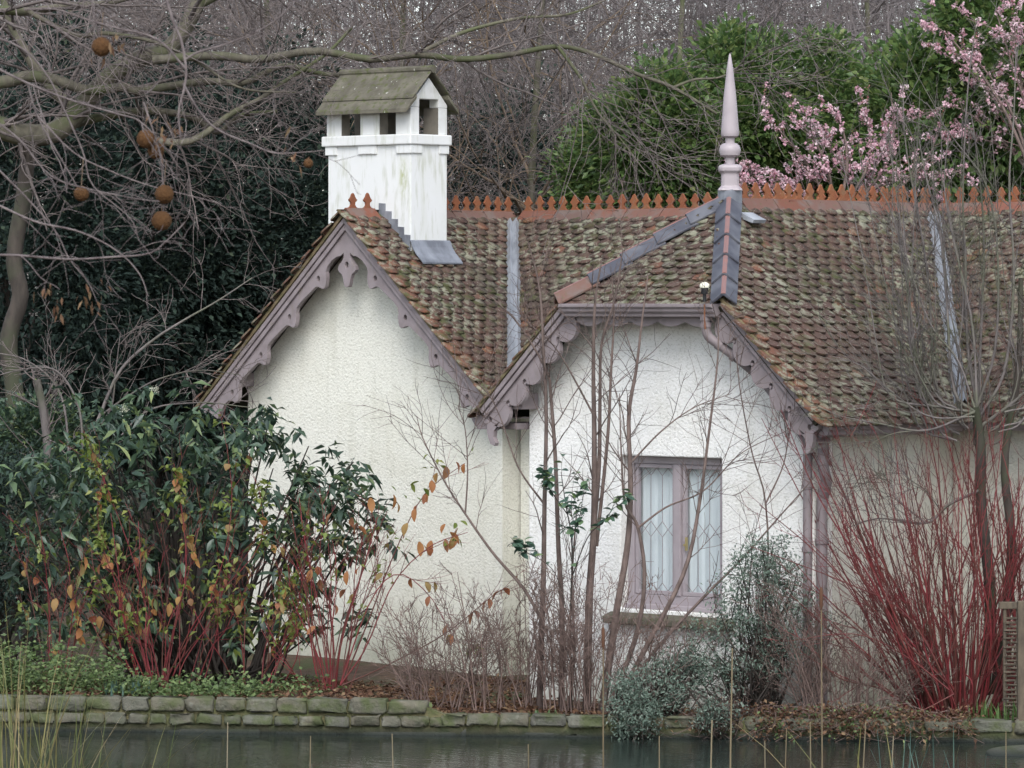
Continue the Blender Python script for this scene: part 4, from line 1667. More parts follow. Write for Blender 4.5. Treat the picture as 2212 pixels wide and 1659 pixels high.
# ---------------------------------------------------------------- dark evergreens on the left
def evergreen(u, d, c, rad, label, n=26000, mat='leaf_evergreen_dark', L=(.07, .13), W=(.035, .06), name='evergreen_tree', cat='tree', group=None, ncl=420, trunk_mat='bark_dark', lo=.5, spread=.16, stems=5):
    b = gpt(u, d)
    root = thing(name, label, cat, b, group)
    ctr = np.array(c)
    S = []
    for k in range(stems):
        e = ctr + norm(rng.normal(size=3)) * np.array(rad) * .5
        S.append((np.array([b + rng.normal(size=3) * [.1, .1, 0], (b + e) / 2 + rng.normal(size=3) * .15, e]), .06, .02))
    bt = lines(S, 9)
    b1 = grow(*bt, 16, (0.2, 1), (30, 70), (.4 * rad[0], .9 * rad[0]), 6, .15, .02, (.3, .5), .3, .006)
    tubes('trunk', [bt], trunk_mat, root, 6)
    tubes('branches', [b1], trunk_mat, root, 4, kind='stuff')
    cl = ellipsoid_shell(ctr, rad, ncl, lo)
    P, D, _ = clump_points(cl, (spread, spread, spread * .8), n)
    keep = P[:, 2] > .15
    P, D = P[keep], D[keep]
    out = norm(P - ctr)
    leaves('crown', P, D * .8 + out * .6 + np.array([0, 0, .15]), L, W, mat, root)
    rebase(root)
    return root


for (u, d, v, ru, rv, lab, n) in ((70, 51, 560, 260, 480, 'dark evergreen tree at the left edge behind the bare trunk', 30000),
                                   (350, 53, 560, 240, 450, 'dark evergreen tree behind the hanging seed balls', 32000),
                                   (600, 54, 560, 230, 400, 'dark evergreen tree just behind the slope of the left gable', 28000)):
    s = FPX / d
    c = px(u, v, d)
    evergreen(u, d, c, (ru / s, ru / s * .8, rv / s), lab, n, group='dark evergreens behind the cottage')
for (u, d, v, ru, rv, lab) in ((800, 57, 480, 190, 300, 'dim dark evergreen behind the white chimney'),
                               (1120, 58, 480, 210, 290, 'dim dark evergreen behind the crested ridge between chimney and finial')):
    s = FPX / d
    evergreen(u, d, px(u, v, d), (ru / s, ru / s * .8, rv / s), lab, 15000, group='dark evergreens behind the cottage', spread=.25)


# ---------------------------------------------------------------- laurels behind the right half of the roof
LA = [(1420, 47.5, 330, 150, 190, 'glossy green laurel left of the pale finial'),
      (1600, 48.5, 300, 165, 205, 'tall green laurel directly behind the finial spike'),
      (1800, 49.0, 310, 190, 195, 'broad green laurel behind the pink blossom right of the finial'),
      (2000, 48.0, 330, 170, 200, 'green laurel under the upper blossom sprays'),
      (2170, 47.5, 190, 190, 330, 'tallest green laurel in the top right corner')]
for (u, d, v, ru, rv, lab) in LA:
    s = FPX / d
    evergreen(u, d, px(u, v, d), (ru / s, ru / s * .8, rv / s), lab, 15000, 'leaf_laurel', (.08, .13), (.045, .065), 'laurel', 'shrub', 'laurels behind the roof', 260, 'bark_dark', .45, .11)
for (u, d, v, ru, rv, lab) in ((1290, 49.5, 400, 75, 110, 'small dull green laurel low beside the ridge'),):
    s = FPX / d
    evergreen(u, d, px(u, v, d), (ru / s, ru / s * .8, rv / s), lab, 5000, 'leaf_laurel', (.07, .12), (.035, .055), 'laurel', 'shrub', 'laurels behind the roof', 100, 'bark_dark', .4, .12)


# ---------------------------------------------------------------- bare trees behind the cottage
def bare_left():
    d = 47.0
    root = thing('bare_tree', 'large leafless tree with thick mossy limbs at the top left', 'tree', gpt(30, d))
    g = root.location
    trunk = lines([(np.array([g, px(34, 900, d), px(18, 740, d), px(44, 640, d), px(30, 560, d), px(50, 430, d), px(62, 330, d), px(75, 285, d)]), .105, .08)], 24)
    L = [pl([(-420, 330), (-200, 262), (-60, 266), (0, 276), (60, 292), (120, 284), (170, 240), (230, 172), (300, 128), (360, 108), (400, 60), (430, 0), (455, -80)], d, .145, .075),
         pl([(-250, 200), (0, 178), (60, 165), (120, 172), (190, 195), (270, 188), (300, 196), (440, 176), (530, 178), (610, 142), (700, 160), (790, 165)], d - .3, .075, .022),
         pl([(110, 285), (180, 262), (260, 245), (340, 240), (420, 255), (470, 285), (520, 250), (600, 240)], d + .3, .06, .02),
         pl([(300, 300), (390, 308), (440, 290), (500, 245), (560, 215), (600, 185), (700, 120), (760, 60)], d - .5, .045, .015),
         pl([(-120, 30), (0, 22), (60, 25), (150, 12), (240, 5), (330, -20)], d - .6, .06, .02),
         pl([(60, 24), (160, 75), (230, 72), (330, 90), (420, 130), (520, 190), (640, 200)], d - .7, .03, .01),
         pl([(330, 130), (460, 120), (560, 128), (680, 110), (800, 128), (900, 118), (1000, 128), (1100, 118), (1205, 100), (1282, 117), (1376, 160), (1454, 189), (1549, 246)], d - .8, .05, .016),
         pl([(1454, 189), (1500, 172), (1550, 168), (1600, 150), (1660, 140)], d - .8, .016, .006),
         pl([(1205, 100), (1255, 170), (1290, 240), (1340, 300), (1400, 380)], d - .9, .02, .006),
         pl([(900, 118), (1000, 70), (1120, 40), (1230, 30), (1330, -10)], d - .6, .025, .01),
         pl([(170, 240), (120, 200), (60, 120), (20, 40), (0, -40)], d + .4, .07, .04),
         pl([(430, 10), (520, -30), (640, -60)], d, .05, .02)]
    limb = lines(L, 40)
    b1 = grow(*limb, 13, (0.06, 1), (25, 75), (.8, 2.4), 10, .13, -.015, (.22, .5), .25, .006, .03, .3)
    b2 = grow(*b1, 6, (0.1, 1), (20, 65), (.35, 1.2), 7, .15, -.02, (.4, .7), .35, .0042, .02, .3)
    b3 = grow(*b2, 3, (0.1, 1), (20, 65), (.15, .55), 5, .18, -.02, (.5, .8), .5, .0034, .01, .3)
    tubes('trunk', [trunk], 'bark_trunk', root, 10)
    for k in range(len(L)):
        tubes('limb', [(limb[0][k:k + 1], limb[1][k:k + 1])], 'bark_big', root, 8)
    tubes('branches', [b1], 'bark_twig', root, 5, kind='stuff')
    tubes('twigs', [b2, b3], 'bark_pale_twig', root, 3, kind='stuff')
    rebase(root)


bare_left()


def bare_tree(u, d, h, label, mat1, mat2, nl=16, seed_lean=(0, 0), low=1.5, spread=(25, 70), ln=(2.0, 4.2), dens=(7, 6, 3), droop=-.03):
    b = gpt(u, d)
    root = thing('bare_tree', label, 'tree', b, 'leafless trees behind the cottage')
    t = b + np.array([seed_lean[0], seed_lean[1], h])
    trunk = lines([(np.array([b, b * .5 + t * .5 + rng.normal(size=3) * [.25, .25, 0], t]), .075, .025)], 16)
    limb = grow(*trunk, nl, (low / h, 1), spread, ln, 12, .13, .01, (.3, .55), .25, .012, .07, .35)
    b1 = grow(*limb, dens[0], (.15, 1), (25, 70), (.8, 2.2), 9, .14, droop, (.35, .6), .3, .006, .03, .3)
    b2 = grow(*b1, dens[1], (.1, 1), (20, 65), (.35, 1.1), 6, .16, droop, (.4, .7), .4, .0045, .02, .3)
    b3 = grow(*b2, dens[2], (.1, 1), (20, 65), (.2, .55), 4, .18, droop, (.5, .8), .5, .004, .01, .3)
    tubes('trunk', [trunk], 'bark_big', root, 8)
    tubes('limbs', [limb], mat1, root, 6, kind='stuff')
    tubes('branches', [b1], mat1, root, 4, kind='stuff')
    tubes('twigs', [b2, b3], mat2, root, 3, kind='stuff')
    rebase(root)


bare_tree(880, 55, 9.0, 'leafless tree with ochre drooping twigs right behind the chimney', 'bark_ochre_twig', 'bark_pale_twig', 24, low=2.5, droop=-.06)
bare_tree(1190, 52.5, 8.5, 'leafless tree with weeping twigs above the middle of the ridge', 'bark_ochre_twig', 'bark_twig', 20, low=3.0, droop=-.06)
bare_tree(560, 57, 9.5, 'leafless grey tree above the dark evergreens left of the chimney', 'bark_twig', 'bark_pale_twig', 22, low=3.5)
bare_tree(180, 56, 9.5, 'leafless grey tree behind the thick mossy limb at top left', 'bark_twig', 'bark_pale_twig', 22, low=3.5)
bare_tree(1500, 66, 11, 'thin leafless tree in the gap above the laurels left of the spike', 'bark_far', 'bark_far', 18, low=4)
bare_tree(1850, 68, 11, 'thin leafless tree above the laurels right of the spike', 'bark_far', 'bark_far', 18, low=4)


# ---------------------------------------------------------------- pink blossom
def blossom_tree(u, d, label, polys):
    b = gpt(u, d)
    root = thing('blossom_tree', label, 'tree', b, 'pink blossom trees behind the roof')
    top = px(polys[0][0][0], polys[0][0][1], d)
    trunk = lines([(np.array([b, (b + top) / 2, top]), .06, .03)], 8)
    limb = lines([pl(p, [d + rng.normal() * .3] * len(p), .022, .006) for p in polys], 16)
    b1 = grow(*limb, 9, (.2, 1), (20, 55), (.2, .6), 6, .1, .02, (.3, .6), .4, .003, .01, .3)
    tubes('trunk', [trunk], 'bark_mauve', root, 6)
    tubes('branches', [limb, b1], 'bark_mauve', root, 4, kind='stuff')
    P1, _ = along(limb, 13 * len(polys), .3)
    P2, _ = along(b1, 35 * len(polys), .3)
    C = np.concatenate([P1, P2]) + rng.normal(size=(48 * len(polys), 3)) * .012
    # three blossoms close together make a tuft; each blossom is a whorl of petals
    C = np.concatenate([C, C[::2] + rng.normal(size=C[::2].shape) * .03])
    P = np.repeat(C, 7, 0) + rng.normal(size=(len(C) * 7, 3)) * .009
    D = rng.normal(size=P.shape)
    leaves('blossoms', P, D, (.024, .040), (.022, .034), 'blossom', root, fold=.3, droop=0, rnd=np.clip(np.repeat(rng.random(len(C)), 7) + rng.normal(size=len(P)) * .15, 0, 1))
    Pb, _ = along(b1, 36 * len(polys), .3)
    P = np.repeat(Pb, 2, 0) + rng.normal(size=(len(Pb) * 2, 3)) * .006
    leaves('buds', P, rng.normal(size=P.shape), (.014, .022), (.012, .018), 'bud', root, fold=.4, droop=0)
    rebase(root)


blossom_tree(1800, 45.6, 'pink blossom tree spreading low behind the crested ridge',
             [[(1800, 480), (1720, 400), (1660, 370), (1610, 350)], [(1800, 480), (1700, 430), (1640, 395), (1605, 385)], [(1790, 470), (1760, 380), (1700, 300), (1650, 250)],
              [(1800, 470), (1790, 370), (1750, 290), (1710, 250)], [(1810, 470), (1830, 360), (1820, 280), (1790, 230)], [(1810, 470), (1870, 370), (1880, 300), (1870, 240)],
              [(1820, 470), (1900, 380), (1930, 300), (1925, 200)], [(1830, 480), (1950, 400), (2010, 330), (2030, 260)], [(1820, 480), (1900, 400), (1990, 380), (2080, 370)],
              [(1800, 480), (1740, 420), (1690, 400), (1640, 410)], [(1820, 480), (1870, 410), (1900, 340), (1960, 280)], [(1810, 480), (1840, 400), (1800, 330), (1770, 290)]])
blossom_tree(2240, 46.4, 'pink blossom tree with tall sprays in the top right corner',
             [[(2240, 420), (2200, 280), (2150, 180), (2080, 100)], [(2240, 420), (2180, 260), (2100, 160), (2030, 110)], [(2240, 420), (2220, 250), (2180, 120), (2150, 20)],
              [(2240, 400), (2210, 200), (2190, 90), (2200, 10)], [(2240, 400), (2160, 220), (2060, 90), (2010, 50)], [(2250, 400), (2190, 330), (2120, 300), (2060, 290)], [(2230, 380), (2150, 290), (2060, 230), (1990, 250)],
              [(2240, 400), (2230, 200), (2220, 100), (2090, 40)]])


# ---------------------------------------------------------------- big-leaved shrub on the left
def leaf_obj_mesh(L, W, seed, droop=.25):
    """single curved leaf, 12 triangles, along +x"""
    r = np.random.default_rng(seed)
    n = 5
    V = []
    for i in range(n):
        t = i / (n - 1)
        w_ = W * .5 * math.sin(math.pi * min(.97, (t * .92 + .05))) ** .8
        z = -droop * L * t * t
        V += [(L * t, -w_, z + w_ * .3), (L * t, 0, z), (L * t, w_, z + w_ * .3)]
    F = []
    for i in range(n - 1):
        a = i * 3
        F += [(a, a + 3, a + 4, a + 1), (a + 1, a + 4, a + 5, a + 2)]
    return np.array(V), F


def leaf_variants(name, mat, count, L, W, droop, seed):
    out = []
    for k in range(count):
        V, F = leaf_obj_mesh(rng.uniform(*L), rng.uniform(*W), seed + k, droop)
        me = mesh_np(name, V, np.array(F), np.full(len(V), rng.random()), True)
        me.materials.append(MT[mat])
        out.append(me)
    return out


def place_leaf(root, inv, me, p, d, roll=None):
    d = Vector(d).normalized()
    q = d.to_track_quat('X', 'Z').to_matrix().to_4x4()
    o = bpy.data.objects.new('leaf', me)
    COL.objects.link(o)
    o.parent = root
    o.matrix_parent_inverse = inv
    o.matrix_basis = Matrix.Translation(Vector(p)) @ q @ Matrix.Rotation(rng.normal() * .5 if roll is None else roll, 4, 'X')
    return o


def big_shrub():
    d = 41.4
    root = thing('leathery_shrub', 'large evergreen shrub with long drooping leathery leaves against the left gable', 'shrub', gpt(430, d))
    inv = Matrix.Translation(-Vector(root.location))
    lobes = [((330, 1050), 41.2, (1.15, .9, .85)), ((560, 1060), 41.5, (.85, .8, .80)), ((150, 1120), 41.0, (.75, .8, .80)), ((450, 1240), 40.8, (1.2, .8, .75)), ((710, 1120), 41.8, (.52, .6, .72)), ((690, 1330), 41.4, (.42, .5, .45)), ((200, 1290), 40.9, (.85, .7, .6))]
    C = []
    for (uv, dd, rad), n in zip(lobes, (150, 110, 90, 110, 75, 30, 70)):
        # tilt the lobe axes into the view frame
        c = px(*uv, dd)
        dirs = norm(rng.normal(size=(n * 3, 3)))
        dirs = dirs[dirs[:, 2] > -.75][:n]
        q = .6 + .4 * rng.random(len(dirs))
        C.append(c + (dirs[:, :1] * RGT * rad[0] + dirs[:, 1:2] * FWD * rad[1] + dirs[:, 2:] * np.array([0, 0, 1]) * rad[2]) * q[:, None])
    C = np.concatenate(C)
    C = C[C[:, 2] > .45]
    g = np.array(root.location)
    # stems to the tips
    sel = C[rng.choice(len(C), 110, replace=False)]
    st = lines([(np.array([g + RGT * ((c - g) @ RGT) * .35 + np.array([0, 0, .05]) + rng.normal(size=3) * [.15, .15, 0], g * .45 + c * .55 - np.array([0, 0, .1]) + rng.normal(size=3) * .12, c]), .020, .006) for c in sel], 10)
    tubes('stems', [st], 'bark_dark', root, 5, kind='stuff')
    # shoots standing proud of the mass, which break its outline
    ext = C[rng.choice(len(C), 90, replace=False)]
    cm_ = C.mean(0)
    ext = ext + norm(ext - cm_ + np.array([0, 0, .3])) * rng.uniform(.10, .34, (len(ext), 1))
    C = np.concatenate([C[rng.random(len(C)) < .62], ext])
    n = 11
    P = np.repeat(C, n, 0) + rng.normal(size=(len(C) * n, 3)) * .05
    az = rng.random(len(P)) * 2 * math.pi
    D = np.stack([np.cos(az), np.sin(az), rng.uniform(-1.3, .35, len(P))], 1)
    keep = P[:, 2] > .35
    P, D = P[keep], D[keep]
    L = rng.uniform(.08, .19, len(P))
    # the nearest leaves are single pieces
    dep = (P - CAM) @ FWD
    near = np.argsort(dep + rng.normal(size=len(dep)) * .25)[:260]
    mask = np.ones(len(P), bool)
    mask[near] = False
    leaves('foliage', P[mask], D[mask], L[mask], L[mask] * rng.uniform(.30, .42, mask.sum()), 'leaf_viburnum', root, fold=.35, droop=.2)
    rebase(root)
    var = leaf_variants('leaf', 'leaf_viburnum', 14, (.11, .19), (.04, .062), .3, 500)
    for i in near:
        place_leaf(root, inv, var[rng.integers(14)], P[i], D[i])
    # cream flower heads
    for (u, v) in ((335, 840), (268, 885), (120, 1075)):
        c = px(u, v, 41.0)
        Pf = c + rng.normal(size=(60, 3)) * .018
        o = leaves('flower_head', Pf, rng.normal(size=Pf.shape), (.012, .02), (.012, .018), 'cream_flower', root, droop=0)
        o.matrix_parent_inverse = inv
    # a fallen dark trunk leaning under the eaves
    return root


big_shrub()
s_ = FPX / 43
evergreen(10, 43, px(10, 1150, 43), (130 / s_, 100 / s_, 200 / s_), 'small dark green shrub at the left edge below the bare trunk', 9000, 'leaf_evergreen_dark', (.035, .06), (.02, .035), 'evergreen_shrub', 'shrub', None, 140, 'bark_dark', .4, .12)
evergreen(60, 45, px(80, 960, 45), (100 / s_, 100 / s_, 100 / s_), 'mid green shrub behind the left end of the leathery shrub', 6000, 'leaf_viburnum', (.05, .09), (.03, .045), 'evergreen_shrub', 'shrub', None, 90, 'bark_dark', .4, .12)


# pale bare shrub rising out of the dark corner at the left
def pale_shrub():
    d = 43.5
    root = thing('bare_shrub', 'pale leafless shrub in front of the dark evergreens left of the gable', 'shrub', gpt(150, d))
    g = np.array(root.location)
    S = [pl([(150, 1250), (180, 1000), (215, 900), (260, 800), (330, 735), (400, 690), (470, 650), (545, 600)], d, .022, .006),
         pl([(120, 1250), (105, 1000), (95, 900), (80, 820)], d + .2, .05, .04),
         pl([(160, 1250), (150, 1000), (130, 850), (60, 780), (-20, 760)], d, .016, .005),
         pl([(180, 1000), (170, 880), (120, 800), (40, 800), (-30, 820)], d - .2, .014, .005),
         pl([(215, 900), (270, 860), (340, 820), (430, 800), (520, 810)], d, .012, .004),
         pl([(200, 940), (240, 880), (250, 800), (260, 720)], d, .012, .004),
         pl([(150, 1250), (200, 1050), (300, 900), (420, 870), (540, 880)], d, .014, .005)]
    st = lines(S, 24)
    b1 = grow(*st, 10, (.25, 1), (25, 70), (.3, 1.0), 8, .14, .0, (.3, .6), .3, .004, .01, .3)
    b2 = grow(*b1, 5, (.1, 1), (20, 60), (.12, .45), 5, .16, .0, (.5, .8), .4, .003, .008, .3)
    tubes('stems', [st], 'bark_willow', root, 6)
    tubes('twigs', [b1, b2], 'bark_pale_twig', root, 3, kind='stuff')
    rebase(root)


pale_shrub()


# ---------------------------------------------------------------- dogwoods
def dogwood(u, d, label, n, hgt, spread, leafy=0, lime=0, extra=(), bias=0.0, foot=.18, r=(.005, .0085), sub=4, subL=(.2, .7), tw='bark_red'):
    g = gpt(u, d)
    root = thing('dogwood', label, 'shrub', g, 'red stemmed dogwoods on the bank')
    inv = Matrix.Translation(-Vector(g))
    S = []
    for k in range(n):
        a = rng.uniform(-1, 1)
        dpt = rng.normal() * .25
        h = rng.uniform(*hgt)
        x = (a * abs(a) ** .3 * spread + bias)
        b = g + RGT * x * foot + FWD * dpt * .25 + rng.normal(size=3) * [.06, .06, 0]
        x = x + rng.normal() * .12
        m1 = b + RGT * x * .36 + FWD * dpt * .5 + np.array([0, 0, h * .40]) + rng.normal(size=3) * .05
        m2 = b + RGT * x * .72 + FWD * dpt * .8 + np.array([0, 0, h * .75]) + rng.normal(size=3) * .05
        t = b + RGT * x * 1.0 + FWD * dpt + np.array([0, 0, h])
        S.append((np.array([b, m1, m2, t]), rng.uniform(*r), .003))
    for e in extra:
        S.append(e)
    st = lines(S, 14)
    # straggling low shoots
    b1 = grow(*st, sub, (.35, 1), (15, 45), subL, 7, .07, .06, (.5, .8), .4, .0028, .006, .4)
    b2 = grow(*b1, 2, (.3, 1), (15, 50), (.08, .3), 5, .1, .05, (.6, .9), .5, .0022, .004, .3)
    tubes('stems', [st], 'bark_red', root, 5)
    tubes('twigs', [b1, b2], tw, root, 3, kind='stuff')
    rebase(root)
    if leafy:
        var = leaf_variants('leaf', 'leaf_autumn', 10, (.06, .115), (.045, .08), .45, 900)
        ex = (st[0][-len(extra):], st[1][-len(extra):]) if extra else None
        P, D = along(b1, leafy, .3)
        if ex is not None:
            P2, D2 = along(ex, 20, .55)
            P = np.concatenate([P[:leafy - 20], P2])
        for p in P:
            az = rng.random() * 6.28
            place_leaf(root, inv, var[rng.integers(10)], p, (math.cos(az) * .6, math.sin(az) * .6, rng.uniform(-1.2, -.2)))
    if lime:
        tp, td = along(b1, max(lime // 7, 1), .4)
        if extra and lime > 300:
            tp = np.concatenate([tp[:lime // 21], along(ex, lime // 10, .6)[0]])
        P = np.repeat(tp, 7, 0) + rng.normal(size=(len(tp) * 7, 3)) * .05
        D = rng.normal(size=P.shape) * [.8, .8, .5] + np.array([0, 0, -.1])
        o = leaves('foliage', P, D, (.05, .09), (.03, .05), 'leaf_lime', root, fold=.3, droop=.25)
        o.matrix_parent_inverse = inv
    return root


ex1 = [pl([(740, 1480), (800, 1330), (850, 1200), (915, 1070), (1005, 1000)], 39.2, .008, .003), pl([(735, 1480), (790, 1400), (850, 1260), (930, 1180), (1010, 1150)], 39.0, .008, .003),
       pl([(740, 1480), (830, 1440), (960, 1370), (1060, 1290), (1100, 1265)], 38.9, .008, .003), pl([(735, 1480), (800, 1300), (860, 1240), (930, 1290), (985, 1390)], 39.0, .007, .003)]
dw = dogwood(720, 39.3, 'red stemmed dogwood with orange leaves in front of the left gable wall', 26, (.7, 1.9), .60, 40, 130, ex1)
# the orange spray reaching across the white wall
_var = leaf_variants('leaf', 'leaf_autumn', 8, (.085, .13), (.06, .085), .35, 1700)
_lim = leaf_variants('leaf', 'leaf_lime', 6, (.06, .09), (.035, .05), .3, 1800)
_inv = Matrix.Translation(-Vector(dw.location))
for (u, v) in ((965, 1018), (985, 1008), (1003, 1012), (945, 1032), (932, 1048), (850, 1078), (858, 1096), (880, 1140), (868, 1150), (962, 1142), (972, 1160), (985, 1168), (990, 1150), (915, 1188), (905, 1180), (800, 1085), (770, 1140), (760, 1128), (932, 1178)):
    place_leaf(dw, _inv, _var[rng.integers(8)], px(u, v - 10, 39.1), (rng.normal() * .5, rng.normal() * .5, -1))
for (u, v) in ((890, 1045), (905, 1040), (870, 1068), (900, 1075), (915, 1055), (985, 1130), (995, 1125), (845, 1050), (1025, 965)):
    place_leaf(dw, _inv, _lim[rng.integers(6)], px(u, v, 39.1), (rng.normal(), rng.normal(), -.3))
dogwood(345, 39.4, 'red stemmed dogwood with yellow leaves in front of the leathery shrub', 20, (.6, 1.8), .55, 24, 190)
dogwood(140, 39.8, 'thin red stemmed dogwood at the far left of the bank', 9, (.8, 1.9), .5, 14, 60)
# yellow green regrowth high up in the big shrub
exl = [pl([(345, 1480), (300, 1250), (230, 1050), (180, 930)], 39.9, .007, .003), pl([(345, 1480), (400, 1250), (390, 1080), (375, 1000)], 39.8, .007, .003), pl([(350, 1480), (460, 1280), (500, 1100), (490, 960)], 39.9, .007, .003),
       pl([(345, 1480), (280, 1300), (220, 1180), (210, 1060)], 39.7, .006, .003), pl([(355, 1480), (430, 1330), (560, 1180), (560, 1050)], 39.9, .006, .003)]
dogwood(400, 39.7, 'taller dogwood with lime green leaves reaching up through the leathery shrub', 6, (.8, 1.7), .5, 32, 460, exl)
dogwood(540, 39.6, 'low straggling dogwood with lime leaves between the two larger dogwoods', 9, (.5, 1.5), .5, 20, 260)
exr = [pl([(2050, 1480), (1900, 1330), (1760, 1190), (1640, 1090)], 37.6, .010, .003), pl([(2050, 1480), (1880, 1280), (1800, 1110), (1730, 960)], 37.7, .011, .003), pl([(2060, 1490), (1950, 1290), (1860, 1120), (1800, 900)], 37.8, .011, .003),
       pl([(2050, 1490), (1960, 1420), (1850, 1370), (1700, 1385)], 37.4, .007, .003), pl([(2060, 1500), (1980, 1540), (1900, 1560), (1850, 1600)], 37.2, .007, .003), pl([(2060, 1500), (1960, 1330), (1830, 1260), (1620, 1180)], 37.5, .008, .003)]
dogwood(2075, 37.9, 'big bright red dogwood fanning out at the right of the bank', 150, (.7, 2.75), 1.15, 0, 0, exr, bias=-.08, foot=.26, r=(.006, .0125), sub=5, subL=(.25, .9))
dogwood(2220, 38.2, 'red dogwood cut by the right edge beside the hurdle', 40, (1.3, 2.8), .6, 0, 0, r=(.006, .011))


# ---------------------------------------------------------------- many-stemmed bare shrub in front of the bay
def centre_shrub():
    d = 38.4
    root = thing('many_stemmed_shrub', 'leafless many stemmed shrub standing in front of the window', 'shrub', gpt(1265, d))
    S = [pl([(1165, 1540), (1168, 1430), (1174, 1250), (1176, 1100), (1180, 900), (1174, 760), (1165, 620), (1140, 520)], d - .1, .030, .006),
         pl([(1212, 1540), (1214, 1330), (1206, 1180), (1200, 1000), (1190, 860), (1180, 800), (1120, 700), (1060, 640)], d, .027, .005),
         pl([(1268, 1540), (1273, 1300), (1283, 1140), (1284, 950), (1282, 800), (1285, 660), (1300, 560)], d + .1, .040, .006),
         pl([(1283, 1140), (1294, 1000), (1296, 850), (1300, 740), (1330, 640), (1345, 540)], d + .1, .022, .005),
         pl([(1288, 1180), (1312, 950), (1320, 800), (1326, 680), (1322, 600)], d + .15, .018, .005),
         pl([(1300, 1540), (1330, 1330), (1355, 1180), (1362, 1050), (1358, 900), (1374, 800), (1386, 700), (1400, 590)], d - .1, .036, .005),
         pl([(1310, 1540), (1372, 1380), (1392, 1250), (1378, 1140), (1350, 1085), (1342, 980), (1338, 850)], d - .2, .026, .004),
         pl([(1320, 1540), (1400, 1390), (1480, 1230), (1512, 1080), (1532, 930), (1550, 780), (1552, 680)], d - .2, .026, .004),
         pl([(1320, 1540), (1420, 1400), (1520, 1290), (1600, 1210), (1680, 1120), (1760, 1030)], d - .3, .018, .004),
         pl([(1165, 1330), (1130, 1270), (1065, 1195), (1005, 1110), (960, 1040), (915, 950), (900, 900)], d - .2, .017, .003),
         pl([(1005, 1110), (1010, 1020), (1005, 930), (990, 880)], d - .2, .008, .003),
         pl([(1320, 1540), (1440, 1450), (1600, 1420), (1655, 1250), (1653, 1080), (1625, 980), (1600, 850), (1590, 760)], d - .2, .013, .004),
         pl([(1653, 1090), (1690, 1010), (1705, 940), (1730, 830)], d - .2, .008, .003),
         pl([(1230, 1540), (1240, 1400), (1236, 1250), (1246, 1100)], d, .016, .006),
         pl([(1378, 1140), (1440, 1095), (1520, 1060), (1600, 980), (1700, 930)], d - .25, .010, .003),
         pl([(1362, 1000), (1430, 930), (1500, 880), (1580, 850)], d - .15, .009, .003),
         pl([(1176, 1090), (1120, 1010), (1080, 900), (1040, 820)], d - .1, .010, .003),
         pl([(1284, 900), (1230, 800), (1190, 740), (1130, 690)], d + .1, .010, .003)]
    S = [(p, a * 1.02, b) for p, a, b in S]
    st = lines(S, 26)
    b1 = grow(*st, 10, (.35, 1), (25, 60), (.35, 1.05), 9, .08, .02, (.25, .5), .35, .0036, .008, .3)
    b2 = grow(*b1, 4, (.15, 1), (20, 55), (.12, .5), 6, .1, .02, (.5, .8), .4, .0026, .005, .3)
    for k in range(len(S)):
        tubes('stem', [(st[0][k:k + 1], st[1][k:k + 1])], 'bark_mauve', root, 7)
    tubes('twigs', [b1, b2], 'bark_mauve', root, 3, kind='stuff')
    rebase(root)


centre_shrub()


def thicket(u, d, n, label, hgt, spread, lean=0.0):
    g = gpt(u, d)
    root = thing('twiggy_shrub', label, 'shrub', g, 'fine twigged shrubs at the foot of the bay')
    S = []
    for k in range(n):
        a, f_ = rng.uniform(-1, 1), rng.normal() * .18
        h = rng.uniform(*hgt)
        b = g + RGT * a * spread * .55 + FWD * f_ + rng.normal(size=3) * [.03, .03, .0]
        t = b + RGT * (a * spread * .55 + lean + rng.normal() * .12) + FWD * f_ * .5 + np.array([0, 0, h])
        S.append((np.array([b, b * .5 + t * .5 + rng.normal(size=3) * .05 - RGT * a * spread * .1, t]), rng.uniform(.004, .008), .0025))
    st = lines(S, 10)
    b1 = grow(*st, 9, (.2, 1), (20, 60), (.15, .5), 6, .11, .03, (.5, .8), .4, .0030, .005, .4)
    b2 = grow(*b1, 3, (.2, 1), (20, 60), (.06, .22), 4, .14, .03, (.6, .9), .5, .0026, .004, .3)
    tubes('stems', [st], 'bark_thicket', root, 4)
    tubes('twigs', [b1, b2], 'bark_thicket', root, 3, kind='stuff')
    rebase(root)


thicket(960, 38.5, 32, 'reddish twiggy shrub low against the left gable wall', (.4, 1.0), .5)
thicket(1100, 38.3, 30, 'grey brown twiggy shrub left of the many stemmed shrub', (.5, 1.25), .5)
thicket(1250, 38.0, 42, 'dense twiggy shrub around the feet of the many stemmed shrub', (.5, 1.3), .5, .05)
thicket(1400, 38.0, 26, 'twiggy shrub under the window sill', (.5, 1.1), .45, .2)
thicket(1830, 37.7, 50, 'tangled reddish shrub between the grey shrub and the big dogwood', (.3, 1.2), .75)


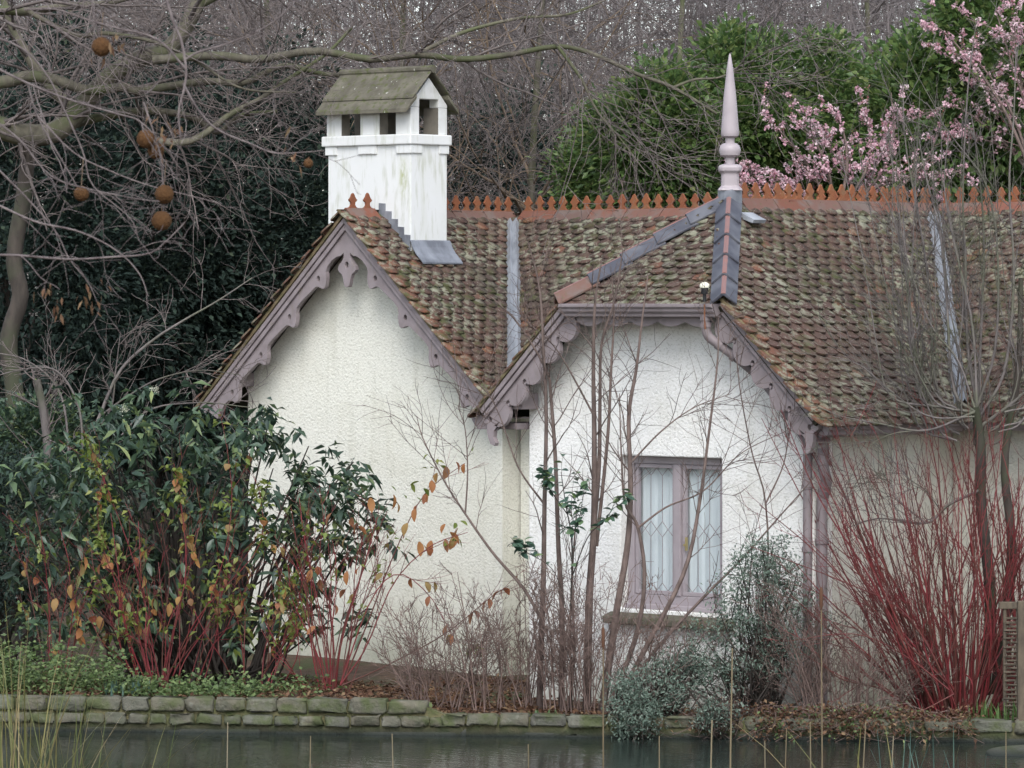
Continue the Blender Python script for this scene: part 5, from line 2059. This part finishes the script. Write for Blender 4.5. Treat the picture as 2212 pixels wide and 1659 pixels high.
def camellia():
    d = 38.2
    root = thing('leafy_sapling', 'small evergreen sapling with glossy leaves among the bare stems', 'shrub', gpt(1230, d))
    inv = Matrix.Translation(-Vector(root.location))
    S = [pl([(1235, 1535), (1232, 1350), (1236, 1180), (1222, 1090), (1212, 1020)], d - .15, .010, .003), pl([(1232, 1350), (1200, 1240), (1150, 1200), (1125, 1195)], d - .15, .006, .002),
         pl([(1234, 1250), (1270, 1160), (1310, 1120), (1335, 1070)], d - .15, .006, .002), pl([(1234, 1230), (1250, 1130), (1262, 1060)], d - .15, .005, .002), pl([(1225, 1110), (1190, 1060), (1180, 1030)], d - .15, .005, .002)]
    st = lines(S, 14)
    b1 = grow(*st, 5, (.45, 1), (25, 60), (.1, .3), 5, .1, .02, (.5, .8), .5, .002, .004, .2)
    tubes('stems', [st, b1], 'bark_dark', root, 4)
    rebase(root)
    P, D = along(b1, 190, .2)
    P2, _ = along(st, 60, .4)
    var = leaf_variants('leaf', 'leaf_camellia', 12, (.06, .10), (.034, .052), .25, 1300)
    for p in np.concatenate([P, P2]):
        az = rng.random() * 6.28
        place_leaf(root, inv, var[rng.integers(12)], p, (math.cos(az), math.sin(az), rng.uniform(-.6, .5)))


camellia()


# ---------------------------------------------------------------- grey-green shrubs at the right of the bay
def grey_shrub(u, d, label, lobes, n, seedn):
    root = thing('grey_leaved_shrub', label, 'shrub', gpt(u, d), 'grey leaved shrubs below the bay')
    g = np.array(root.location)
    C = []
    for (uv, dd, rad, m_) in lobes:
        c = px(*uv, dd)
        dirs = norm(rng.normal(size=(m_, 3)))
        q = .35 + .65 * rng.random(len(dirs)) ** .6
        C.append(c + (dirs[:, :1] * RGT * rad[0] + dirs[:, 1:2] * FWD * rad[1] + dirs[:, 2:] * np.array([0, 0, 1]) * rad[2]) * q[:, None])
    C = np.concatenate(C)
    sel = C[rng.choice(len(C), min(len(C), 90), replace=False)]
    st = lines([(np.array([g + rng.normal(size=3) * [.08, .08, .0], g * .6 + c * .4 + rng.normal(size=3) * .10, c]), .014, .004) for c in sel], 10)
    b1 = grow(*st, 6, (.3, 1), (20, 60), (.1, .35), 5, .15, .03, (.4, .7), .4, .0025, .006, .3)
    tubes('stems', [st], 'bark_dark', root, 5, kind='stuff')
    tubes('twigs', [b1], 'bark_mauve', root, 3, kind='stuff')
    P = np.repeat(C, n, 0) + rng.normal(size=(len(C) * n, 3)) * .045
    D = rng.normal(size=P.shape) * [.7, .7, .5] + np.array([0, 0, .5])
    leaves('foliage', P, D, (.025, .05), (.010, .018), 'leaf_grey', root, fold=.3, droop=.05)
    rebase(root)


grey_shrub(1640, 37.9, 'tall grey green shrub below the right side of the window', [((1640, 1290), 37.9, (.42, .35, .42), 130), ((1600, 1400), 37.8, (.55, .4, .35), 120), ((1720, 1360), 37.9, (.35, .35, .42), 70), ((1660, 1215), 37.9, (.30, .25, .26), 60), ((1530, 1470), 37.7, (.35, .3, .25), 50)], 22, 1)
grey_shrub(1400, 37.6, 'low pale grey shrub spilling over the wall to the water', [((1400, 1500), 37.3, (.38, .3, .22), 100), ((1370, 1555), 37.05, (.26, .2, .16), 80), ((1470, 1450), 37.6, (.25, .25, .22), 50)], 26, 2)
grey_shrub(1560, 37.2, 'small grey shrub tuft hanging over the wall under the tall one', [((1550, 1545), 37.0, (.22, .15, .10), 40)], 22, 3)


# ---------------------------------------------------------------- creeping cover over the right part of the wall
def creeper(u0, u1, label, n, mat, L, W):
    root = thing('creeping_shrub', label, 'shrub', gpt((u0 + u1) / 2, 37.1), 'creeping cover on the wall')
    us = rng.uniform(u0, u1, 60)
    C = np.array([lat((u - 1106) / FPX * 36.9, bank_depth((u - 1106) / FPX * 36.9) + rng.uniform(-.10, .25), rng.uniform(.14, .30)) for u in us])
    C[:, 2] -= np.clip(-((C - CAM) @ FWD - bank_depth((C - CAM) @ RGT)) * 1.2, 0, .12)
    st = lines([(np.array([c + RGT * rng.normal() * .2 + FWD * .15 - [0, 0, .08], c + [0, 0, .06], c, c + RGT * rng.normal() * .15 - FWD * .05 - [0, 0, .08]]), .004, .002) for c in C], 8)
    tubes('stems', [st], 'bark_thicket', root, 4, kind='stuff')
    P = np.repeat(C, n, 0) + rng.normal(size=(len(C) * n, 3)) * [.07, .07, .035]
    leaves('foliage', P, rng.normal(size=P.shape) * [1, 1, .6] + [0, 0, .2], L, W, mat, root)
    rebase(root)


creeper(1500, 1800, 'dull brown and green cover on the wall right of the low grey shrub', 26, 'leaf_litter', (.03, .06), (.015, .03))
creeper(1780, 2100, 'sprawling dark cover on the wall under the big dogwood', 30, 'leaf_litter', (.03, .06), (.015, .03))
creeper(1620, 2000, 'thin green trailing growth over the right end of the wall', 10, 'leaf_cover', (.03, .05), (.015, .03))


# ---------------------------------------------------------------- pollard willow at the right
def willow():
    d = 38.0
    root = thing('pollard_willow', 'pollarded bare tree with upright grey shoots at the right edge', 'tree', gpt(2125, d))
    trunk = lines([(np.array([px(2125, 1500, d), px(2140, 1300, d), px(2120, 1100, d), px(2118, 960, d), px(2105, 880, d)]), .055, .04),
                   (np.array([px(2150, 1500, d + .2), px(2185, 1200, d + .2), px(2170, 1000, d + .2), px(2200, 800, d + .2), px(2205, 600, d + .2)]), .05, .02)], 20)
    S = [pl([(2105, 890), (2040, 880), (1985, 850), (1965, 650), (1930, 470), (1880, 380)], d - .1, .016, .004),
         pl([(2105, 890), (2060, 900), (2020, 820), (2005, 600), (1975, 420), (1955, 300), (1950, 180)], d, .018, .004),
         pl([(2105, 890), (2060, 840), (2045, 650), (2030, 500), (2000, 380), (1985, 300)], d - .1, .017, .004),
         pl([(2110, 880), (2090, 750), (2085, 550), (2080, 420), (2090, 200), (2110, 40)], d, .018, .005),
         pl([(2110, 880), (2120, 700), (2125, 500), (2110, 330), (2095, 230)], d + .1, .018, .004),
         pl([(2110, 880), (2150, 750), (2155, 550), (2130, 400), (2060, 300), (2000, 220)], d, .016, .004),
         pl([(2115, 900), (2170, 800), (2190, 600), (2180, 400), (2190, 250), (2195, 100)], d + .1, .018, .005),
         pl([(2105, 890), (2000, 930), (1900, 915), (1820, 900), (1770, 880)], d - .2, .014, .004),
         pl([(2000, 928), (1920, 940), (1870, 980), (1880, 1060)], d - .2, .007, .003),
         pl([(2105, 900), (2010, 900), (1930, 850), (1860, 790), (1800, 770)], d - .3, .010, .003),
         pl([(2120, 920), (2200, 860), (2260, 800)], d, .02, .008),
         pl([(2115, 1060), (2050, 1090), (2000, 1130), (1900, 1120), (1830, 1140)], d - .1, .016, .004),
         pl([(2000, 1130), (1940, 1080), (1920, 1040), (1880, 1030)], d - .1, .009, .003),
         pl([(2030, 1100), (2000, 1060), (1960, 1030), (1900, 960)], d - .1, .008, .003),
         pl([(2105, 880), (2070, 780), (2010, 700), (1960, 560), (1950, 470)], d - .2, .012, .004),
         pl([(2110, 870), (2100, 700), (2060, 520), (2040, 400), (2050, 280)], d - .2, .013, .004)]
    for k in range(26):
        u1 = rng.uniform(1890, 2300)
        v0 = rng.uniform(850, 940)
        u0 = 2105 + (u1 - 2105) * rng.uniform(.55, .85)
        tilt = rng.normal() * 45 - 25
        S.append(pl([(2105 + (u0 - 2105) * .5, v0 + 25), (u0, v0), (u1 + rng.normal() * 10, v0 - 110), (u1 + tilt * .5 + rng.normal() * 14, v0 - 270), (u1 + tilt + rng.normal() * 25, v0 - rng.uniform(360, 680))], d + rng.normal() * .3, .0105, .0035))
    S = [(p, a * .9, b * 1.0) for p, a, b in S]
    st = lines(S, 22)
    b1 = grow(*st, 9, (.25, 1), (20, 55), (.3, 1.1), 9, .08, .025, (.3, .55), .35, .0034, .007, .3)
    b2 = grow(*b1, 4, (.15, 1), (20, 55), (.12, .5), 6, .1, .02, (.5, .8), .4, .0026, .005, .3)
    tubes('trunk', [trunk], 'bark_trunk', root, 10)
    for k in range(len(S)):
        tubes('shoot', [(st[0][k:k + 1], st[1][k:k + 1])], 'bark_willow', root, 6)
    tubes('twigs', [b1, b2], 'bark_willow', root, 3, kind='stuff')
    rebase(root)


willow()


# ---------------------------------------------------------------- ground layer
def scatter(a0, a1, b0, b1, n):
    a = rng.uniform(a0, a1, n)
    bk = b0 + (b1 - b0) * rng.random(n) ** 1.3
    d = bank_depth(a) + bk
    z = ground_h(a, d)
    return CAM[:2][None] + a[:, None] * RGT[:2] + d[:, None] * FWD[:2], z


xy, z = scatter(-5.2, 5, .15, 5.0, 22000)
P = np.concatenate([xy, z[:, None] + rng.uniform(0, .035, (len(z), 1))], 1)
o = leaves('leaf_litter', P, rng.normal(size=P.shape) * [1, 1, .35], (.03, .075), (.02, .04), 'leaf_litter', None, droop=.1)
xy2 = None
tag(o, 'brown fallen leaves covering the bank under the shrubs', 'leaf litter')
xy, z = scatter(-5.6, -1.45, .15, 1.7, 1500)
keep = rng.random(len(xy)) < np.clip(1.1 - (((xy - CAM[:2]) @ RGT[:2]) + 5.2) / 3.6, .08, 1)
xy, z = xy[keep], z[keep]
P = np.repeat(np.concatenate([xy, z[:, None]], 1), 12, 0)
off = rng.normal(size=P.shape) * [.05, .05, 0]
aa_ = (P - CAM) @ RGT
hh_ = np.where(aa_ < -3.4, .20, .09)
off[:, 2] = np.abs(rng.normal(size=len(P))) * hh_
o = leaves('ground_cover', P + off, rng.normal(size=P.shape) * [1, 1, .4] + [0, 0, .3], (.03, .06), (.025, .045), 'leaf_cover', None)
tag(o, 'low green herbs growing along the left part of the bank', 'ground cover')


def strap_clump(u, d, n, h, mat, name, label, cat, spread=.06, wd=.014, arch=.25, v=None, k=5, z=None):
    g = gpt(u, d) if z is None else lat((u - 1106) / FPX * d, d, z)
    V, F, Rr = [], [], []
    for i in range(n):
        az = rng.random() * 6.28
        b = g + np.array([rng.normal() * spread, rng.normal() * spread, -.03])
        hh = rng.uniform(*h)
        out = np.array([math.cos(az), math.sin(az), 0])
        side = np.array([-math.sin(az), math.cos(az), 0])
        ar = abs(rng.normal()) * arch * hh
        r = rng.random()
        o0 = len(V)
        for j in range(k + 1):
            t = j / k
            p = b + out * ar * t ** 2 + np.array([0, 0, hh * (t - .25 * (ar / hh) * t ** 3)])
            w_ = wd * (1 - t ** 2.5) * .5 + .0008
            V += [p - side * w_, p + side * w_ + out * .002]
            Rr += [r, r]
        for j in range(k):
            F.append((o0 + 2 * j, o0 + 2 * j + 1, o0 + 2 * j + 3, o0 + 2 * j + 2))
    root = thing(name, label, cat, g)
    add('leaves', mesh_np(name, np.array(V), np.array(F), np.array(Rr), True), mat, root, kind='stuff')
    rebase(root)
    return root


strap_clump(2150, 37.2, 70, (.15, .32), 'leaf_strap', 'daffodil_clump', 'clump of bright green daffodil leaves at the foot of the hurdle', 'plant', .16, .022)
strap_clump(2080, 37.0, 22, (.10, .22), 'leaf_strap', 'daffodil_clump', 'small tuft of green leaves at the base of the big dogwood', 'plant', .10, .02)
strap_clump(265, 38.0, 40, (.12, .22), 'leaf_bluegreen', 'bulb_clump', 'blue green bulb leaves on the left bank below the dogwoods', 'plant', .12, .018, .15)
strap_clump(1150, 37.6, 26, (.05, .12), 'leaf_strap', 'primrose_plant', 'small green plant on the soil at the step in the wall', 'plant', .09, .035, .8)
strap_clump(930, 38.0, 12, (.06, .12), 'leaf_cover', 'primrose_plant', 'tiny green plant on the soil right of the orange leaved dogwood', 'plant', .06, .03, .8)


# ---------------------------------------------------------------- reeds in the lake, nearer the camera
def reed(u, vtop, d, r, label, head=False, lean=0.0, bend=None):
    b = lat((u - 1106) / FPX * d, d, WATER_Z - .4)
    t = px(u + lean, vtop, d)
    m = MB()
    mid = (b + t) / 2 + rng.normal(size=3) * .012
    pts = smooth_line([b, mid, t], 10) if bend is None else smooth_line([b, mid, t, px(*bend, d)], 14)
    m.tube(pts, np.linspace(r, r * .6, len(pts)), 6, rng.random())
    if not head:
        o = m.build('reed_stem', 'leaf_reed', None, smooth=True)
        tag(o, label, 'reed', 'dead reed stems in the lake')
        return o
    root = thing('bulrush', label, 'reed', (0, 0, 0), 'dead reed stems in the lake')
    m.build('stem', 'leaf_reed', root, smooth=True)
    m = MB()
    dd = norm(t - mid)
    m.tube([t - dd * .02, t, t + dd * .10, t + dd * .115], [.004, .011, .011, .003], 10)
    m.build('seed_head', 'cattail', root, smooth=True)


reed(1300, 1395, 26.5, .0065, 'tall bulrush with brown head in front of the bay wall', True, lean=3)
reed(1777, 1310, 26.0, .0060, 'tallest bulrush with brown head left of the big dogwood', True, lean=-3)
reed(1581, 1400, 26.3, .0075, 'straight tan reed standing in front of the grey shrub', lean=1)
reed(1538, 1555, 25.5, .0075, 'short thick broken reed just left of the straight tan reed')
for (u, v, l, lab) in ((1430, 1590, -6, 'short reed stub under the low grey shrub'), (1685, 1575, 14, 'leaning tan reed right of the straight tan reed'), (1640, 1600, 12, 'slanting reed stub between two taller reeds'),
                       (1830, 1560, 40, 'long slanting reed below the tangled shrub'), (1740, 1560, 10, 'thin reed near the waterline under the tangled shrub'), (1900, 1590, 30, 'slanting reed left of the strap leaves at lower right'),
                       (850, 1585, -3, 'lone short reed in the open water right of centre left'), (655, 1590, 16, 'pale slanting reed below the orange leaved dogwood'), (490, 1560, 2, 'thin reed stub left of the pale slanting reed'),
                       (1140, 1608, 1, 'short reed below the step in the wall'), (2170, 1580, 3, 'reed at the bottom right in front of the rock')):
    reed(u, v, 25.0 + rng.uniform(-1, 1), .0050, lab, lean=l)
for (u, v, d, n, h, lab) in ((20, 0, 26.0, 60, (1.35, 2.3), 'clump of dry sedge at the left edge of the lake'), (130, 0, 26.5, 34, (1.3, 1.9), 'dry sedge clump right of the left edge clump'),
                             (260, 0, 26.2, 14, (1.3, 1.75), 'thin sedge with bent blades in front of the stone wall')):
    strap_clump(u, d, n, h, 'leaf_sedge', 'sedge_clump', lab, 'reed', .10, .010, .35, k=8, z=WATER_Z - .3)
for (u, d, n, h, mat, lab) in ((2000, 27, 16, (1.2, 1.55), 'leaf_bluegreen', 'blue green iris blades rising from the water at lower right'), (1880, 27.3, 9, (1.2, 1.6), 'leaf_sedge', 'tan and green blades left of the iris at lower right'),
                               (2120, 26.8, 12, (1.15, 1.4), 'leaf_bluegreen', 'short iris blades in front of the daffodil leaves')):
    strap_clump(u, d, n, h, mat, 'iris_clump', lab, 'reed', .14, .016, .30, k=7, z=WATER_Z - .3)


# ---------------------------------------------------------------- hurdle and post at the right edge
def hurdle():
    d = 37.3
    c = px(2188, 1500, d)
    root = thing('hurdle', 'woven wooden hurdle with top rail cut by the right edge', 'fence', (c[0], c[1], .1))
    inv = Matrix.Translation(-Vector(root.location))

    def P(x, z, off=0.0):
        return tuple(c + RGT * x + FWD * off + np.array([0, 0, z - c[2]]))
    ztop = 3.75 - (1300 - 650) / FPX * d
    m = MB()
    m.extrude([[(-.12, ztop - .06), (1.2, ztop - .06), (1.2, ztop), (-.12, ztop)]], lambda x, y, w: P(x, y, w), -.03, .04)
    m.build('rail', 'weathered_oak', root, .006)
    for k in range(26):
        z_ = .15 + k * (ztop - .25) / 26
        m = MB()
        pts = [P(x, z_ + .006 * math.sin(k * 7 + x * 3), .014 * math.sin(x * 2 * math.pi / .22 + (k % 2) * math.pi)) for x in np.linspace(-.08, 1.1, 26)]
        m.tube(pts, .0115, 5, rng.random())
        m.build('rod', 'weathered_oak', root)
    for x in (-.07, .04, .15, .26, .37):
        m = MB()
        m.tube([P(x, .05), P(x, ztop - .061)], .016, 6)
        m.build('upright', 'weathered_oak', root)
    for ch in root.children:
        ch.matrix_parent_inverse = inv
    m = MB()
    b = px(2209, 1600, 36.9)
    a = Vector(RGT) * .045
    bb = Vector(FWD) * .045
    zt = 3.75 - (1298 - 650) / FPX * 36.9
    V = []
    for z_ in (-.1, zt):
        for sx, sy in ((-1, -1), (1, -1), (1, 1), (-1, 1)):
            q = Vector((b[0], b[1], z_)) + a * sx + bb * sy
            V.append(tuple(q))
    m.add(V, [(0, 1, 2, 3)[::-1], (4, 5, 6, 7), (0, 1, 5, 4), (1, 2, 6, 5), (2, 3, 7, 6), (3, 0, 4, 7)])
    o = m.build('fence_post', 'weathered_oak', None, .008)
    tag(o, 'square weathered wooden post at the right edge in front of the hurdle', 'post')


hurdle()


# ---------------------------------------------------------------- plane tree twigs hanging close to the camera
def plane_twigs():
    d = 8.6
    base = lat(-4.0, d, 1.9)
    root = thing('plane_tree', 'hanging plane tree twigs with round brown seed balls at the top left', 'tree', base)
    inv = Matrix.Translation(-Vector(base))
    trunk = lines([(np.array([base - [0, 0, .3], base + [.1, 0, 2], base + [0, .1, 5.5]]), .16, .10)], 10)
    crown = px(-300, -500, d)
    L = [(np.array([base + [0, 0, 3.2], px(-900, -450, d), px(-300, -260, d), px(150, -160, d), px(420, -120, d)]), .045, .007),
         (np.array([base + [0, 0, 2.6], px(-1300, 0, d), px(-600, 60, d), px(-200, 130, d), px(-20, 200, d)]), .03, .005)]
    limb = lines(L, 20)
    S = [pl([(330, -140), (350, -40), (372, 40), (392, 90), (402, 150), (398, 190), (386, 240), (390, 300)], d, .0048, .0022),
         pl([(398, 130), (430, 112), (480, 98), (540, 75), (600, 40), (660, -20)], d, .0034, .0018),
         pl([(395, 180), (430, 240), (470, 280), (540, 310), (590, 330), (640, 330), (700, 325)], d + .1, .0034, .0014),
         pl([(402, 150), (340, 85), (250, 60), (180, 40), (120, 20), (60, 20)], d, .0034, .0015),
         pl([(-60, 120), (60, 180), (150, 215), (250, 245), (300, 260), (310, 285)], d - .1, .0034, .0016),
         pl([(-40, 240), (40, 300), (110, 380), (200, 410), (300, 430), (345, 435)], d - .1, .0030, .0012),
         pl([(60, 180), (80, 250), (130, 340), (165, 400), (176, 415)], d, .0028, .0012),
         pl([(310, 220), (345, 330), (352, 400), (355, 430), (350, 475)], d, .0026, .0012),
         pl([(170, -160), (190, -40), (205, 40), (219, 95)], d, .0026, .0014),
         pl([(-60, 420), (0, 445), (80, 480), (170, 500), (250, 540), (300, 590), (320, 640)], d, .0034, .0012),
         pl([(-60, 550), (40, 552), (150, 560), (230, 556), (320, 548), (360, 520), (400, 480)], d, .0036, .0016),
         pl([(-40, 330), (60, 430), (120, 500), (150, 560), (190, 610), (215, 665)], d + .1, .0028, .0010),
         pl([(300, 260), (330, 290), (330, 330)], d, .0020, .0012),
         pl([(-80, 60), (40, 100), (100, 160), (140, 240), (180, 330), (200, 400), (280, 470), (300, 520)], d - .1, .0030, .0011),
         pl([(80, 250), (160, 330), (240, 370), (320, 400), (400, 420), (480, 440)], d, .0026, .0009)]
    S = [(p, a * .8, b * .8) for p, a, b in S]
    st = lines(S, 26)
    b1 = grow(*st, 6, (.1, 1), (25, 65), (.06, .28), 8, .16, -.03, (.35, .6), .5, .0007, .0016, .3)
    b2 = grow(*b1, 2, (.2, 1), (25, 65), (.03, .12), 5, .18, -.02, (.5, .9), .6, .0006, .001, .3)
    tubes('trunk', [trunk], 'bark_big', root, 12)
    for k in range(len(L)):
        tubes('limb', [(limb[0][k:k + 1], limb[1][k:k + 1])], 'bark_big', root, 8)
    # hang each branch from the limbs: short connecting shoots out of frame
    starts = st[0][:, 0]
    cn = []
    for s in (0, 4, 5, 8, 9, 10, 11, 13):
        q = limb[0].reshape(-1, 3)
        j = np.argmin(np.linalg.norm(q - starts[s], axis=1))
        cn.append((np.array([q[j], (q[j] + starts[s]) / 2 + np.array([0, 0, .03]), starts[s]]), .005, st[1][s, 0]))
    cn = lines(cn, 8)
    tubes('branches', [st, cn], 'bark_plane', root, 6, kind='stuff')
    tubes('twigs', [b1, b2], 'bark_plane', root, 4, kind='stuff')
    rebase(root)
    # seed balls
    import bmesh
    me = None
    r0 = .0180
    V, F = [], []
    bm = bmesh.new()
    bmesh.ops.create_icosphere(bm, subdivisions=4, radius=1.0)
    pts = np.array([v.co[:] for v in bm.verts])
    fcs = np.array([[v.index for v in f.verts] for f in bm.faces])
    bm.free()
    spike = 1 + rng.uniform(-.05, .10, len(pts))
    bv = pts * spike[:, None]
    me = mesh_np('seed_ball', bv, fcs, None, False)
    me.materials.append(MT['seed_ball'])
    for (u, v, r, dd) in ((219, 101, 20, d), (315, 300, 19, d), (337, 326, 17, d + .02), (176, 418, 16, d), (355, 420, 19.5, d), (349, 477, 20.5, d), (666, 353, 10, d + .6)):
        o = bpy.data.objects.new('seed_ball', me)
        COL.objects.link(o)
        o.parent = root
        o.matrix_parent_inverse = inv
        o.location = px(u, v, dd)
        k = r / FPX * dd
        o.scale = (k, k, k)
        o.rotation_euler = tuple(rng.random(3) * 6)
    # each ball hangs on a thin stalk
    SK = [pl([(u + 4, v - 75), (u + 1, v - 40), (u, v - 12)], d, .0011, .0008) for (u, v) in ((219, 101), (315, 300), (337, 326), (176, 418), (355, 420), (349, 477))]
    o = tubes('stalks', [lines(SK, 8)], 'bark_ochre_twig', root, 5, kind='stuff')
    o.matrix_parent_inverse = inv
    # dry leaves and seed husks still hanging on
    cs = np.array([px(335, 285, d), px(350, 300, d), px(375, 275, d), px(205, 640, d), px(250, 100, d), px(115, 640, d), px(640, 320, d)])
    Pz = cs[rng.integers(0, len(cs), 70)] + rng.normal(size=(70, 3)) * .018
    o = leaves('dry_leaves', Pz, rng.normal(size=(70, 3)) * [.5, .5, .3] + [0, 0, -1], (.012, .028), (.004, .009), 'leaf_litter', root, rnd=rng.uniform(.5, 1, 70))
    o.matrix_parent_inverse = inv
    return root


plane_twigs()
